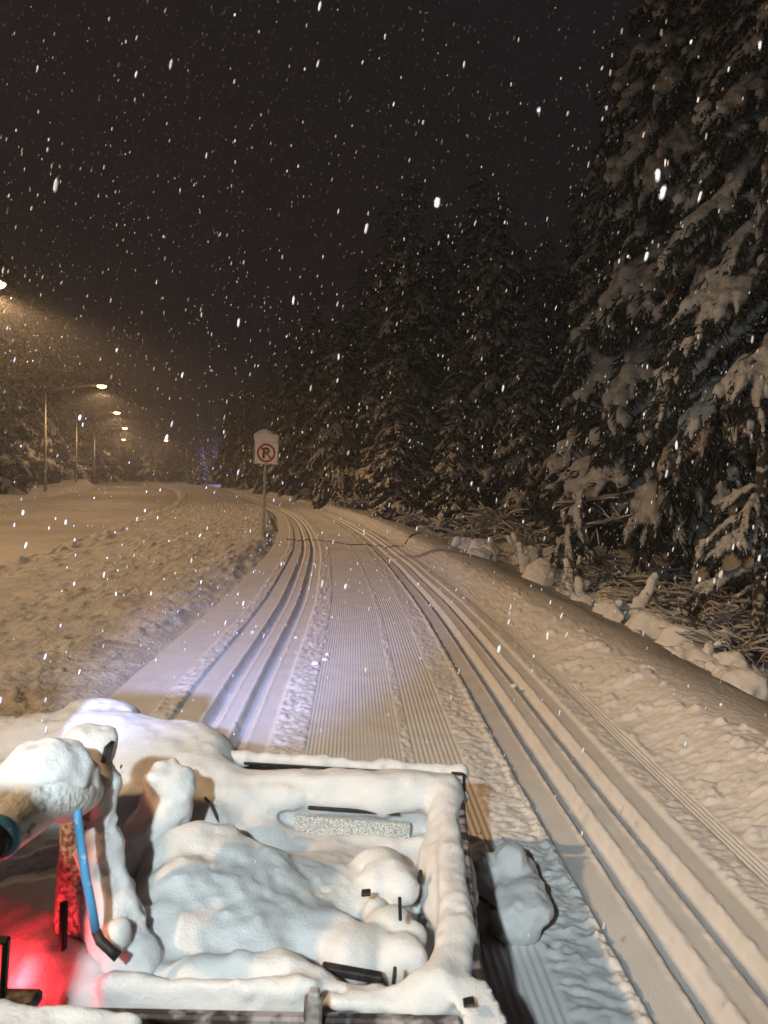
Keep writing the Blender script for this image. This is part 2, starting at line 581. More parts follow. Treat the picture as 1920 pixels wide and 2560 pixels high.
def verge_h(v, x, y):
    "v runs 0 at the trail's edge to 1 at the road's edge"
    d = v * np.maximum(-2.02 * w_(y) + cx_(y) - ex_(y), .5)      # metres from the trail
    rise = ss(-.06, .42, d + .10 * fbm(x * 5, y * 4, 50, 3))
    z = bank_h(y) * rise
    lump = ss(.05, .9, fbm(x * 4.2, y * 3.4, 51, 4, .55))
    clod = ss(.52, .80, fbm(x * 8.5, y * 7.5, 55, 2, .4)) + .4 * ss(.45, .7, fbm(x * 17, y * 15, 56, 2, .4))
    berm = np.exp(-((v - .90) / .07) ** 2)
    z += rise * (.030 * fbm(x * 2.1, y * 1.8, 52, 3) + .022 * lump + .024 * clod + .008 * fbm(x * 13, y * 24 + x * 5, 53, 3))
    z += berm * (.03 + .05 * lump + .03 * ss(.2, .6, fbm(x * 6, y * 5, 54, 2)))
    z *= 1 - ss(.95, 1.0, v) * .999
    return z + ss(.9, 1, v) * -.02


def road_h(u, x, y):
    ruts = .012 * np.sin(u * 9.0 * 3.2 + fbm(x * .1, y * .1, 60, 2)) + .008 * fbm(x * .7, y * .25, 61, 3)
    return -.02 + ruts * np.clip(u * 12, 0, 1)


def far_left_h(q, x, y):
    "q metres left of the road's far edge"
    hump = .45 + .55 * np.maximum(fbm(x * .09 + 4.1, y * .07, 70, 2), -.4)
    return -.02 + ss(0, 1.6, q) * hump * (1 - .35 * ss(2.5, 6, q)) + .05 * fbm(x * 1.3, y * 1.1, 71, 3) * ss(0, 1, q) + ss(8, 60, q) * .6


rows = list(np.arange(-9, 1.2, .3)) + list(np.arange(1.2, 3.2, .0085))
yy = 3.2
while yy < 400:
    rows.append(yy)
    yy += min(max(.0085, yy * yy / 1250), 4.0)
rows = np.array(rows)
NR = len(rows)


def sheet(name, xs, zs, material, **k):
    "xs, zs: (rows, cols)"
    nr, nc = xs.shape
    V = np.stack([xs, np.broadcast_to(rows[:, None], xs.shape), zs], -1).reshape(-1, 3)
    i, j = np.meshgrid(np.arange(nr - 1), np.arange(nc - 1), indexing='ij')
    i, j = i.ravel(), j.ravel()
    Q = np.stack([i * nc + j, i * nc + j + 1, (i + 1) * nc + j + 1, (i + 1) * nc + j], 1)
    return obj(name, mesh_np(name, V, Q, True, [material]), **k)


def cols(*segs):
    out = []
    for a, b, st in segs: out += list(np.arange(a, b - st * .5, st))
    out.append(segs[-1][1])
    return np.array(out)


T = cols((-2.02, -1.60, .007), (-1.60, -1.28, .010), (-1.28, -.82, .0075), (-.82, -.50, .0115), (-.50, .10, .006), (.10, .14, .008),
         (.14, .45, .0075), (.45, .66, .0105), (.66, .72, .008), (.72, .82, .012), (.82, 1.28, .0075), (1.28, 1.5, .011),
         (1.5, 1.6, .00625), (1.6, 2.25, .014))
Yg = rows[:, None]
Cg, Wg = cx_(Yg), w_(Yg)
Tg = np.broadcast_to(T, (NR, len(T)))
Xg = Cg + Tg * Wg
sheet('ski_trail', Xg, trail_h(Tg, Xg, Yg + 0 * Xg), M['trail'], label='groomed ski trail with corduroy and two pairs of classic ski tracks', kind='structure')
xR = Xg[:, -1:]
edgeR = trail_h(Tg[:, -1:], xR, Yg)
T2 = np.concatenate([np.arange(2.25, 5.2, .03), np.arange(5.2, 9, .09), np.geomspace(9, 400, 34)])
T2g = np.broadcast_to(T2, (NR, len(T2)))
X2 = xR + (T2g - 2.25)
Z2 = right_h(T2g, X2, Yg + 0 * X2)
bl = np.exp(-(T2g - 2.25) / .12)
Z2 = Z2 * (1 - bl) + edgeR * bl
sheet('forest_floor', X2, Z2, M['floor'], label='snowy slope and forest floor below the trail', kind='structure')
v = np.concatenate([[0, .004, .009, .015, .022], np.linspace(.03, 1, 205)])
Vg = np.broadcast_to(v, (NR, len(v)))
xL = Xg[:, :1]
X3 = xL + (ex_(Yg) - xL) * Vg
Z3 = verge_h(Vg, X3, Yg + 0 * X3)
edgeL = trail_h(Tg[:, :1], xL, Yg)
bl = np.exp(-Vg / .008)
Z3 = Z3 * (1 - bl) + edgeL * bl
sheet('snow_verge', X3[:, ::-1], Z3[:, ::-1], M['verge'], label='lumpy churned snow verge between the road and the trail', kind='structure')
u = np.linspace(0, 1, 60)
Ug = np.broadcast_to(u, (NR, len(u)))
X4 = ex_(Yg) - Ug * 8.6
Z4 = road_h(Ug, X4, Yg + 0 * X4)
Z4[:, :1] = Z3[:, -1:]
sheet('road', X4[:, ::-1], Z4[:, ::-1], M['road'], label='wide snow packed road curving away on the left', kind='structure')
q = np.concatenate([np.arange(0, 6, .15), np.geomspace(6, 400, 36)])
Qg = np.broadcast_to(q, (NR, len(q)))
X5 = X4[:, -1:] - Qg
Z5 = far_left_h(Qg, X5, Yg + 0 * X5)
Z5[:, :1] = Z4[:, -1:]
sheet('roadside_bank', X5[:, ::-1], Z5[:, ::-1], M['floor'], label='ploughed snow bank along the far side of the road', kind='structure')


def ground_z(x, y):
    t = (x - float(cx_(y))) / float(w_(y))
    a = lambda q_: np.array([[q_]], float)
    if -2.02 <= t <= 2.25: return float(trail_h(a(t), a(x), a(y))[0, 0])
    if t > 2.25: return float(right_h(a(2.25 + x - float(cx_(y)) - 2.25 * float(w_(y))), a(x), a(y))[0, 0])
    xl, e = float(cx_(y)) - 2.02 * float(w_(y)), float(ex_(y))
    if x > e: return float(verge_h(a((xl - x) / (xl - e)), a(x), a(y))[0, 0])
    if x > e - 8.6: return -.02
    return float(far_left_h(a(e - 8.6 - x), a(x), a(y))[0, 0])


def drop(px, py, y, dz=0.0):
    p = at(px, py, y)
    return Vector((p.x, p.y, ground_z(p.x, p.y) + dz))



# ------------------------------------------------------------------ spruces
def bough_arrays(seed, h, blades, droop=.5, bs=1.0, sr=1.0):
    "one snow laden spruce bough of length 1 along +X: returns snow (V,Q), needles (V,F), twigs MB"
    r = random.Random(seed)
    S = Snow((-.12, -.62, -1.35), (1.25, .62, .32), h)
    tw = MB()
    axis = lambda u_: np.array((u_ * (1 - .10 * u_), .04 * math.sin(3 * u_ + seed), .10 * math.sin(2.2 * u_) - droop * u_ ** 2.1))
    pts = [axis(i / 7) for i in range(8)]
    tw.tube(pts, [.018 - .012 * i / 7 for i in range(8)], 4, False)
    NV, NF = [], []
    hang = []
    last = None
    for i in range(9):           # snow heaped along the limb in uneven lumps
        u_ = .22 + .80 * i / 8
        p = axis(min(u_, 1.02)) + (0, r.uniform(-.03, .03), .035)
        rad = (.046 + .060 * min(1, u_ * 1.2)) * r.uniform(.5, 1.35) * sr
        if last is not None and r.random() > .12: S.cap(last[0], p, last[1], rad, k=.035)
        last = (p, rad)
    for side in (-1, 1):
        for i in range(8):
            u_ = .20 + .78 * (i + r.uniform(0, .8)) / 8
            b = axis(u_)
            L = r.uniform(.26, .42) * (1.1 - .55 * abs(u_ - .45))
            dx, dy = r.uniform(.45, .95), side * r.uniform(.45, .95)
            n_ = math.hypot(dx, dy)
            dx, dy = dx / n_, dy / n_
            sh = [b + np.array((dx * L * s, dy * L * s, .03 * s - (.55 + droop * .5) * L * s ** 1.8)) for s in (0, .25, .5, .75, 1)]
            tw.tube(sh, [.008, .007, .006, .005, .003], 3, False)
            hang.append((sh, L))
            if r.random() < .66:
                a0 = r.uniform(.04, .05)
                S.cap(sh[1] + (0, 0, .02), sh[3] + (0, 0, .015), .030 * sr * r.uniform(.7, 1.3), .064 * sr * r.uniform(.5, 1.35), k=.05)
                S.cap(sh[3] + (0, 0, .015), sh[4] + (0, 0, -.02), .040 * r.uniform(.7, 1.2), .016, k=.03)
                if r.random() < .6:
                    e = sh[3] + np.array((r.uniform(-.03, .06), r.uniform(-.04, .04), -r.uniform(.08, .17)))
                    S.cap(sh[3], e, .026, .012, k=.02)
    tip = axis(1.0)
    for i in range(4):
        e = tip + np.array((r.uniform(-.02, .12), r.uniform(-.12, .12), -r.uniform(.10, .24)))
        S.cap(tip, e, .05, .017, k=.03)
        hang.append(([tip + (e - tip) * s for s in (0, .25, .5, .75, 1)], .25))
    S.rough([(.11, .016), (.035, .008)], seed)
    rs = np.random.default_rng(seed)
    P, D = [], []
    for sh, L in hang:
        n_ = max(2, int(blades / len(hang)))
        s_ = rs.uniform(.05, 1, n_) * 4
        i0 = np.minimum(s_.astype(int), 3)
        sh = np.array(sh)
        p = sh[i0] + (sh[i0 + 1] - sh[i0]) * (s_ - i0)[:, None]
        d = rs.normal(0, .055, (n_, 3))
        d[:, 2] = -np.abs(rs.normal(.085, .05, n_))
        P.append(p + rs.normal(0, .012, (n_, 3)))
        D.append(d * bs ** .5)
    P, D = np.concatenate(P), np.concatenate(D)
    n_ = len(P)
    W = np.cross(D, rs.normal(0, 1, (n_, 3)))
    W *= (bs * rs.uniform(.008, .016, n_) / (np.linalg.norm(W, axis=1) + 1e-9))[:, None]
    NV = np.concatenate([P - W * .5, P + W * .5, P + D * .6 + W, P + D, P + D * .6 - W])
    a = np.arange(n_)
    NF = np.concatenate([np.stack([a, a + n_, a + 2 * n_, a + 4 * n_], 1)])
    NT = np.stack([a + 4 * n_, a + 2 * n_, a + 3 * n_], 1)
    V, Q = S.arrays()
    return (V, Q), (NV, NF, NT), tw


BOUGH = []
for sd, dr in ((1, .55), (2, .80), (3, 1.05), (4, .68), (5, .92)):
    (V, Q), (NV, NF, NT), tw = bough_arrays(sd, .014, 1500, dr)
    mt = np.concatenate(tw.v)
    tq = np.concatenate(tw.q)
    k0 = len(mt)
    me = mesh_np('branch', np.concatenate([mt, NV]), [np.concatenate([tq, NF + k0]), NT + k0], True, [M['twig'], M['needle']],
                 np.concatenate([np.zeros(len(tq)), np.ones(len(NF) + len(NT))]))
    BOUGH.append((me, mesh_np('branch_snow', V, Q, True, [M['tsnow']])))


def trunk_mesh(H, r0, lean=0.0, n=10, seed=0):
    r = random.Random(seed)
    mb = MB()
    k = 14
    pts = [(lean * (i / k) ** 2 * H + .03 * r.uniform(-1, 1), .03 * r.uniform(-1, 1), H * i / k - (.4 if i == 0 else 0)) for i in range(k + 1)]
    mb.tube(pts, [r0 * (1 - .95 * i / k) * (1.25 if i == 0 else 1) for i in range(k + 1)], n)
    return mesh_np('trunk', np.concatenate(mb.v), [np.concatenate(mb.q), np.concatenate(mb.t)], True, [M['bark']])


def near_spruce(loc, H, R, z0, seed, label, step=.36, per=6, zmax=12.5, lean=0.0, r0=None, sparse_below=0.0, group=None):
    r = random.Random(seed)
    root = empty('spruce_tree', loc, 0, label=label, cat='tree')
    if group: root['group'] = group
    obj('trunk', trunk_mesh(H, r0 or .014 * H, lean, seed=seed), root)
    z, a, n_ = z0, 0.0, 0
    while z < min(H - .5, zmax):
        f = 1 - z / H
        L = R * (f ** .75) * 1.15 + .15
        for i in range(per):
            a += 2 * math.pi / per + r.uniform(-.25, .25)
            sparse = z < sparse_below
            if sparse and r.random() < .55: continue
            l_ = L * r.uniform(.72, 1.15) * (.40 if sparse else 1)
            me, sn = BOUGH[r.randrange(5)]
            b = obj('branch', me, root)
            b.location = (lean * (z / H) ** 2 * H, 0, z + r.uniform(-.16, .16))
            b.rotation_euler = (r.uniform(-.25, .25), r.uniform(-.15, .22) - .12 * f, a)
            b.scale = (l_, l_ * r.uniform(.58, .85), l_ * r.uniform(.75, 1.05))
            obj('branch_snow', sn, b)
            n_ += 1
        a += .5
        z += step * r.uniform(.8, 1.2)
    return root


def far_crown(seed, H=15.0, R=2.1, z0=.5):
    "crown and snow load of a whole spruce, baked from coarse boughs"
    r = random.Random(seed)
    low = [bough_arrays(100 + seed * 7 + i, .042, 260, (.4, .6, .85)[i], 2.2, .72) for i in range(3)]
    SV, SQ, CV, CQ, CT, ns, nc = [], [], [], [], [], 0, 0
    z, a = z0, 0.0
    while z < H - .25:
        f = 1 - z / H
        L = R * (f ** .55) * (1 + .16 * math.sin(z * 2.3 + seed)) * .92 + .10
        per = 8 if f > .5 else (6 if f > .2 else 5)
        for i in range(per):
            a += 2 * math.pi / per + r.uniform(-.3, .3)
            if r.random() < .08: continue
            l_ = L * r.uniform(.6, 1.22)
            (V, Q), (NV, NF, NT), tw = low[r.randrange(3)]
            Mx = Matrix.Translation((0, 0, z + r.uniform(-.25, .25))) @ Matrix.Rotation(a, 4, 'Z') @ Matrix.Rotation(r.uniform(-.1, .3) - .25 * (1 - f), 4, 'Y') \
                @ Matrix.Rotation(r.uniform(-.3, .3), 4, 'X') @ Matrix.Diagonal((l_, l_ * .95, l_ * r.uniform(.75, 1.1), 1))
            A = np.array(Mx)
            tr = lambda X_: X_ @ A[:3, :3].T + A[:3, 3]
            SV.append(tr(V)); SQ.append(Q + ns); ns += len(V)
            tv = np.concatenate(tw.v)
            tq = np.concatenate(tw.q)
            CV.append(tr(np.concatenate([NV * (1, 1, 1), tv])))
            CQ.append(np.concatenate([NF, tq + len(NV)]) + nc)
            CT.append(NT + nc)
            nc += len(NV) + len(tv)
        a += .4
        z += .40 + .28 * f
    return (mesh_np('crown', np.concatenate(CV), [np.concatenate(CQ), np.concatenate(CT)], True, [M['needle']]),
            mesh_np('snow_load', np.concatenate(SV), np.concatenate(SQ), True, [M['tsnow']]), trunk_mesh(H, .19, seed=seed))


FAR = [far_crown(1, R=2.0), far_crown(2, R=2.4, z0=.9), far_crown(3, R=1.75, z0=.35)]


def far_spruce(loc, H, var, rz, label, group=None, wide=1.0):
    root = empty('spruce_tree', loc, rz, label=label, cat='tree')
    if group: root['group'] = group
    root.scale = (H / 15 * wide, H / 15 * wide, H / 15)
    c, s, t = FAR[var]
    obj('trunk', t, root)
    obj('crown', c, root)
    obj('snow_load', s, root)
    return root


# the big trees on the right
near_spruce(drop(1700, 1400, 14.2), 17.5, 2.1, 2.0, 11, 'huge snow laden spruce whose left boughs hang over the trailside brush', step=.52, per=7, zmax=13.5)
near_spruce(drop(1893, 1560, 8.8), 13.0, 1.3, 1.1, 12, 'slender spruce at the right edge with bare lower trunk and thick snow clumps', step=.34, per=6, zmax=9.5, r0=.080, sparse_below=3.3, lean=.012)
near_spruce(drop(1850, 1400, 12.2), 15.0, 1.6, 2.6, 13, 'tall snowy spruce rising behind the slender right edge spruce', step=.42, per=6, zmax=12)
near_spruce(drop(1500, 1350, 21.5), 15.0, 1.35, 1.2, 14, 'dark spruce with its pointed crown just left of the huge right spruce', step=.5, per=6, zmax=15.5)
# the row of tall trees across the middle
MID = [  # px of trunk, py of top, distance, variant, label, wide
    (1035, 418, 33, 0, 'tallest broad spruce in the middle, its top left of the double crowned pair', 1.0),
    (1200, 392, 36, 2, 'narrow pointed spruce standing behind the double crowned middle tree', .85),
    (1250, 465, 29.5, 1, 'broad snowy spruce right of the tallest middle tree', .92),
    (1365, 560, 34, 2, 'small topped dark spruce in the gap left of the huge right tree', .95),
    (908, 622, 42, 2, 'mid sized spruce on the left shoulder of the tallest middle tree', 1.1),
    (795, 692, 50, 0, 'pointed spruce standing alone against the sky beyond the curve', .85),
    (1110, 520, 40, 1, 'dark spruce filling the gap between the two broad middle trees', .8),
    (975, 470, 38, 2, 'second crown showing just behind the tallest middle spruce', .8),
    (1455, 430, 31, 0, 'dim spruce tucked behind the left boughs of the huge right tree', .8),
    (735, 800, 60, 1, 'shorter spruce by the trail curve, left of the lone pointed tree', .8),
    (680, 845, 72, 2, 'small far spruce right behind the no parking sign', .8),
    (620, 905, 90, 0, 'far snowy spruce just left of the no parking sign', .75),
    (575, 960, 105, 1, 'far low spruce tinted violet beside the path lamp', .8),
    (850, 760, 40, 1, 'bushy lower spruce at the forest edge below the lone pointed tree', .8),
    (1150, 840, 26, 2, 'young spruce in front of the two broad middle trees', 1.25),
    (1000, 900, 29, 0, 'young bushy spruce at the foot of the tallest middle tree', 1.35),
    (1330, 760, 25, 1, 'young dark spruce above the trailside shrubs', 1.05),
]
for px, pt, d, var, lab, wide in MID:
    top = at(px, pt, d)
    g = ground_z(top.x, top.y)
    far_spruce((top.x, top.y, g - .1), top.z - g, var, random.uniform(0, 6), lab, wide=wide * 1.06)
for i, (px, pt, d) in enumerate([(1075, 640, 52), (1160, 620, 56), (1300, 600, 48), (1400, 640, 42), (1510, 560, 33), (1600, 500, 30), (1700, 480, 27), (1800, 500, 24), (1930, 500, 20),
                                 (960, 720, 60), (870, 780, 66), (770, 860, 80), (1250, 640, 60)]):
    top = at(px, pt, d)
    g = ground_z(top.x, top.y)
    far_spruce((top.x, top.y, g - .1), top.z - g, i % 3, random.uniform(0, 6), 'dark spruce deep in the forest behind the front row of trees', 'spruces deep in the forest')
# the wood on the left of the road and at its far end
for i, (px, pt, d) in enumerate([(-25, 500, 48), (60, 690, 82), (150, 760, 104), (20, 640, 76), (215, 830, 125), (110, 720, 94), (270, 900, 150), (330, 955, 190),
                                 (180, 790, 118), (380, 985, 150), (425, 1010, 170), (470, 1020, 165), (520, 1005, 150), (290, 940, 175), (240, 900, 140), (-60, 560, 58), (350, 1010, 185)]):
    top = at(px, pt, d)
    g = ground_z(top.x, top.y)
    lab = 'tall dark spruce at the left edge, nearest of the roadside wood' if i == 0 else 'dim spruce of the wood beyond the road, blurred by falling snow'
    far_spruce((top.x, top.y, g - .1), top.z - g, i % 3, random.uniform(0, 6), lab, None if i == 0 else 'spruces beyond the road', wide=1.15)
for i, (px, pt, d) in enumerate([(500, 1085, 118), (585, 1080, 112), (545, 1100, 128)]):
    top = at(px, pt, d)
    g = ground_z(top.x, top.y)
    far_spruce((top.x, top.y, g - .1), top.z - g, i % 3, i * 2.0, ('small violet lit spruce left of the path lamp', 'small violet lit spruce right of the path lamp', 'small violet lit spruce behind the path lamp')[i], wide=1.5)


# ------------------------------------------------------------------ brush, shrubs and snow covered debris along the forest edge
def shrub(name, loc, n, hgt, spread, seed, label, cat, group=None, snow=1.0, lay=0.0, rad=.012):
    r = random.Random(seed)
    root = empty(name, loc, 0, label=label, cat=cat)
    if group: root['group'] = group
    st, sn = MB(), MB()
    for i in range(n):
        a = r.uniform(0, 6.283)
        L = hgt * r.uniform(.5, 1.15)
        out = spread * r.uniform(.3, 1.1)
        b = np.array((r.uniform(-.3, .3) * spread, r.uniform(-.3, .3) * spread, -.05))
        bend, tw_ = r.uniform(.3, 1.5), r.uniform(-.9, .9)
        up = L * (1 - lay)
        pts = [b + np.array((math.cos(a + s * tw_) * out * s ** 1.5 + .045 * r.uniform(-1, 1), math.sin(a + s * tw_) * out * s ** 1.5 + .045 * r.uniform(-1, 1),
                             up * (s - .45 * bend * s ** 3))) for s in np.linspace(0, 1, 7)]
        rr = rad * r.uniform(.6, 1.3)
        st.tube(pts, [rr * (1 - .7 * s) for s in np.linspace(0, 1, 7)], 4, False)
        if r.random() < .9 * snow:
            k = r.randrange(1, 4)
            sr = rr * r.uniform(1.5, 3.4)
            sn.tube([p + np.array((0, 0, sr * .5)) for p in pts[k:]], [sr * (.5 + .7 * math.sin(3.1 * s + .1) * r.uniform(.6, 1.3)) for s in np.linspace(.05, 1, 7 - k)], 5)
        for j in range(3):
            s = r.randrange(2, 6)
            d = np.array((r.uniform(-1, 1), r.uniform(-1, 1), r.uniform(-.2, .7))) * L * .28
            q_ = [pts[s] + d * t + np.array((0, 0, -.2 * L * t * t * bend)) for t in (0, .5, 1)]
            st.tube(q_, [rr * .5, rr * .4, rr * .2], 3, False)
            if r.random() < .75 * snow:
                sn.tube([p + np.array((0, 0, rr * .6)) for p in q_], [rr * .8, rr * 1.3 * r.uniform(.7, 1.6), rr * .7], 4)
    st.build('stems', M['twig'], root, True)
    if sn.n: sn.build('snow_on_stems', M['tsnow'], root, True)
    return root


for i, (px, py, d, n, hg, sp, lab) in enumerate([
        (1255, 1300, 24, 70, 1.5, 1.5, 'wide frosted thicket at the forest edge below the middle trees'),
        (1180, 1320, 23, 45, .9, 1.0, 'low frosted shrub in front of the wide thicket'),
        (1340, 1320, 20, 60, 1.1, 1.2, 'frosted shrub right of the wide thicket'),
        (1030, 1310, 26, 40, 1.0, .6, 'dark round shrub by the trail bank under the tallest tree'),
        (1100, 1320, 25, 40, .8, .8, 'small frosted shrub beside the round dark shrub'),
        (960, 1290, 32, 45, 1.1, 1.0, 'frosted shrub at the foot of the mid sized spruce'),
        (880, 1270, 38, 45, 1.2, 1.2, 'frosted shrub where the trail bends behind the bank'),
        (1420, 1340, 17, 55, 1.0, 1.2, 'tangled brush under the overhanging boughs of the huge spruce'),
        (1560, 1390, 13.5, 60, 1.0, 1.3, 'dense twiggy brush below the huge spruce trunk'),
        (1480, 1400, 13, 40, .8, .9, 'thin bare brush behind the upright snowy stubs'),
        (1660, 1450, 11.5, 55, .9, 1.1, 'twiggy brush between the two right hand trunks'),
        (1760, 1530, 9.6, 60, .95, .9, 'heap of snow lined dead branches left of the bare trunk'),
        (1860, 1580, 8.4, 40, .7, .7, 'snow lined twigs around the foot of the bare trunk'),
        (1800, 1450, 11, 50, 1.0, 1.0, 'dark brush behind the heap of dead branches')]):
    shrub('brush', drop(px, py, d), int(n * 1.15), hg, sp, 40 + i, lab, 'shrub', snow=1.0 if d > 18 else .8, lay=.15 if d > 18 else .35, rad=.0035 + .0004 * d)

# long bare limbs sweeping out from under the huge spruce
limb_rows = [((1650, 1215, 13.8), (1500, 1260, 12.8), (1390, 1262, 12.4), 'snow lined bare limb pointing left, uppermost under the huge spruce'),
             ((1640, 1300, 13.8), (1560, 1305, 12.6), (1465, 1315, 12.0), 'thick white limb lying level below the uppermost bare limb'),
             ((1660, 1280, 13.6), (1520, 1290, 12.9), (1400, 1345, 12.2), 'thin bare limb bending down to the hanging snow clumps'),
             ((1700, 1240, 13.5), (1730, 1290, 12.4), (1680, 1330, 12.0), 'curled bare limb hanging under the huge spruce')]
for i, (a, b, c, lab) in enumerate(limb_rows):
    A, B, C = at(*a), at(*b), at(*c)
    pts = [np.array(A * (1 - t) ** 2 + B * 2 * t * (1 - t) + C * t * t) + np.random.default_rng(i).normal(0, .02, 3) for t in np.linspace(0, 1, 9)]
    root = empty('bare_limb', pts[0], 0, label=lab, cat='branch')
    o = pts[0]
    st, sn = MB(), MB()
    st.tube([p - o for p in pts], np.linspace(.03, .010, 9), 6)
    sn.tube([p - o + np.array((0, 0, .03)) for p in pts[1:]], .032 * np.array([.4, 1.1, .8, 1.3, .6, 1.2, .9, .3]), 6)
    for j in range(7):
        s = 2 + j % 6
        d = np.random.default_rng(i * 9 + j).normal(0, .22, 3) + np.array((-.15, 0, -.02))
        st.tube([pts[s] - o, pts[s] - o + d * .5 + (0, 0, .02), pts[s] - o + d], [.010, .008, .004], 4)
        sn.tube([pts[s] - o + d * .2 + (0, 0, .01), pts[s] - o + d * .6 + (0, 0, .025), pts[s] - o + d * .95 + (0, 0, .01)], [.008, .016, .006], 5)
    st.build('wood', M['twig'], root, True)
    sn.build('snow_on_limb', M['tsnow'], root, True)

# snow clumps hanging at the limb tips, drawn as boughs of their own
for i, (px, py, d, l_, lab) in enumerate([(1420, 1240, 12.6, .75, 'drooping bough tip with snow clump low on the left of the huge spruce'),
                                          (1400, 1330, 12.2, .5, 'lowest hanging bough tip bending to the snow'),
                                          (1680, 1290, 12.2, .5, 'snow clump hanging alone under the huge spruce'),
                                          (1740, 1380, 11.2, .6, 'long snow clump hanging beside the bare trunk')]):
    p = at(px, py - 25, d)
    root = empty('hanging_bough', p, 2.6 + .4 * i, label=lab, cat='branch')
    me, sn = BOUGH[2]
    for o in (obj('branch', me, root), obj('branch_snow', sn, root)):
        o.scale = (l_, l_ * .8, l_ * 1.2)
        o.rotation_euler = (0, .7, 0)
        o.location = (-.5 * l_, 0, 0)


def debris(px, py, d, shape, label, cat='mound', name='snow_mound', group=None, h=.02):
    p = drop(px, py, d)
    S = Snow((-1.1, -.9, -.35), (1.1, .9, 1.0), h)
    shape(S)
    S.rough([(.30, .06), (.11, .035), (.05, .012)], int(px))
    o = S.build(name, M['snow'], None)
    o.location = p
    return tag(o, label, cat, group)


def lump(w, dp, hh, n, seed):
    def f(S):
        r = random.Random(seed)
        for i in range(n):
            S.ell((r.uniform(-.7, .7) * w, r.uniform(-.5, .5) * dp, r.uniform(-.15, .25) * hh), (w * r.uniform(.2, .5), dp * r.uniform(.25, .6), hh * r.uniform(.35, 1.0)), k=.04, rot=Matrix.Rotation(r.uniform(-.6, .6), 3, 'Y') @ Matrix.Rotation(r.uniform(0, 3), 3, 'Z'))
        for i in range(n // 2):
            p = np.array((r.uniform(-.7, .7) * w, r.uniform(-.4, .2) * dp, 0))
            S.cap(p, p + (r.uniform(-.3, .3), r.uniform(-.2, .2), hh * r.uniform(.5, 1.2)), .05, .025, k=.05)
    return f


def stub(hgt, lean, rad, seed, foot=.0):
    def f(S):
        r = random.Random(seed)
        a = np.array((0, 0, -.2))
        b = np.array((lean * .3, 0, hgt * .5))
        c = np.array((lean, r.uniform(-.05, .05), hgt))
        S.cap(a, b, rad * 1.15, rad * 1.0, k=.03).cap(b, c, rad, rad * .45, k=.03)
        if foot: S.cap((0, 0, -.05), (-foot, .1, -.08), rad * 1.2, rad * .9, k=.08)
    return f


for px, py, d, sh, lab in [
        (1250, 1385, 16.5, lump(.9, .6, .55, 6, 1), 'big rounded snow mound at the trail crest left of the stubs'),
        (1170, 1365, 18, lump(.8, .5, .35, 5, 2), 'low snow mound left of the big rounded mound'),
        (1370, 1440, 14, lump(.75, .5, .45, 6, 3), 'folded snow mound right of the first thin stub'),
        (1480, 1490, 12.2, lump(.6, .45, .35, 5, 4), 'snow mound behind the pair of thin upright stubs'),
        (1440, 1480, 12.8, lump(.4, .3, .3, 4, 14), 'small snow mound between folded mound and thin stubs'),
        (1660, 1560, 9.6, lump(.5, .4, .3, 6, 5), 'lumpy snow heap right of the large curved stub'),
        (1735, 1590, 8.8, lump(.5, .4, .32, 6, 6), 'lumpy snow heap below the dead branch heap'),
        (1735, 1640, 8.2, lump(.42, .35, .26, 5, 7), 'rounded snow lump at the slope foot, nearest the trail'),
        (1830, 1640, 7.9, lump(.5, .4, .28, 6, 8), 'broad snow heap at the slope foot below the bare trunk'),
        (1890, 1690, 7.0, lump(.45, .4, .26, 6, 9), 'snow heap cut by the right edge of the picture'),
        (1820, 1690, 7.2, lump(.35, .3, .2, 4, 10), 'peaked snow lump lowest on the right slope'),
        (1560, 1520, 11, lump(.4, .3, .22, 4, 12), 'low snow lump left of the large curved stub')]:
    debris(px, py, d, sh, lab)
for px, py, d, sh, lab in [
        (1312, 1410, 15.2, stub(.62, -.12, .075, 1, .6), 'curved snowy stub with a long foot left of the folded mound'),
        (1408, 1455, 13.4, stub(.50, .06, .05, 2), 'thin upright snowy stub, left of the close pair'),
        (1446, 1480, 12.6, stub(.50, -.02, .05, 3), 'thin upright snowy stub, right of the close pair'),
        (1520, 1470, 12.0, stub(.48, -.18, .045, 4), 'thin snowy stub leaning left over the brush'),
        (1585, 1545, 10.4, stub(.80, .28, .10, 5, .3), 'large curved snowy stub rising like a horn beside the slope'),
        (1535, 1545, 10.6, stub(.22, 0, .10, 6), 'short fat snowy stub left of the horn shaped one')]:
    debris(px, py, d, sh, lab, 'stump', 'snowy_stump')

# ------------------------------------------------------------------ no parking sign
def arc_band(cx0, cz0, r0, r1, a0, a1, n, y0, th):
    V, Q = [], []
    full = abs(a1 - a0) > 6.28
    for i in range(n + 1):
        a = a0 + (a1 - a0) * i / n
        for y_ in (y0, y0 + th):
            for r_ in (r0, r1): V.append((cx0 + r_ * math.cos(a), y_, cz0 + r_ * math.sin(a)))
    for i in range(n):
        b, c = i * 4, i * 4 + 4
        Q += [(b, b + 1, c + 1, c), (b + 2, c + 2, c + 3, b + 3), (b + 1, b + 3, c + 3, c + 1), (b, c, c + 2, b + 2)]
    if not full: Q += [(0, 2, 3, 1), (4 * n, 4 * n + 1, 4 * n + 3, 4 * n + 2)]
    return V, Q


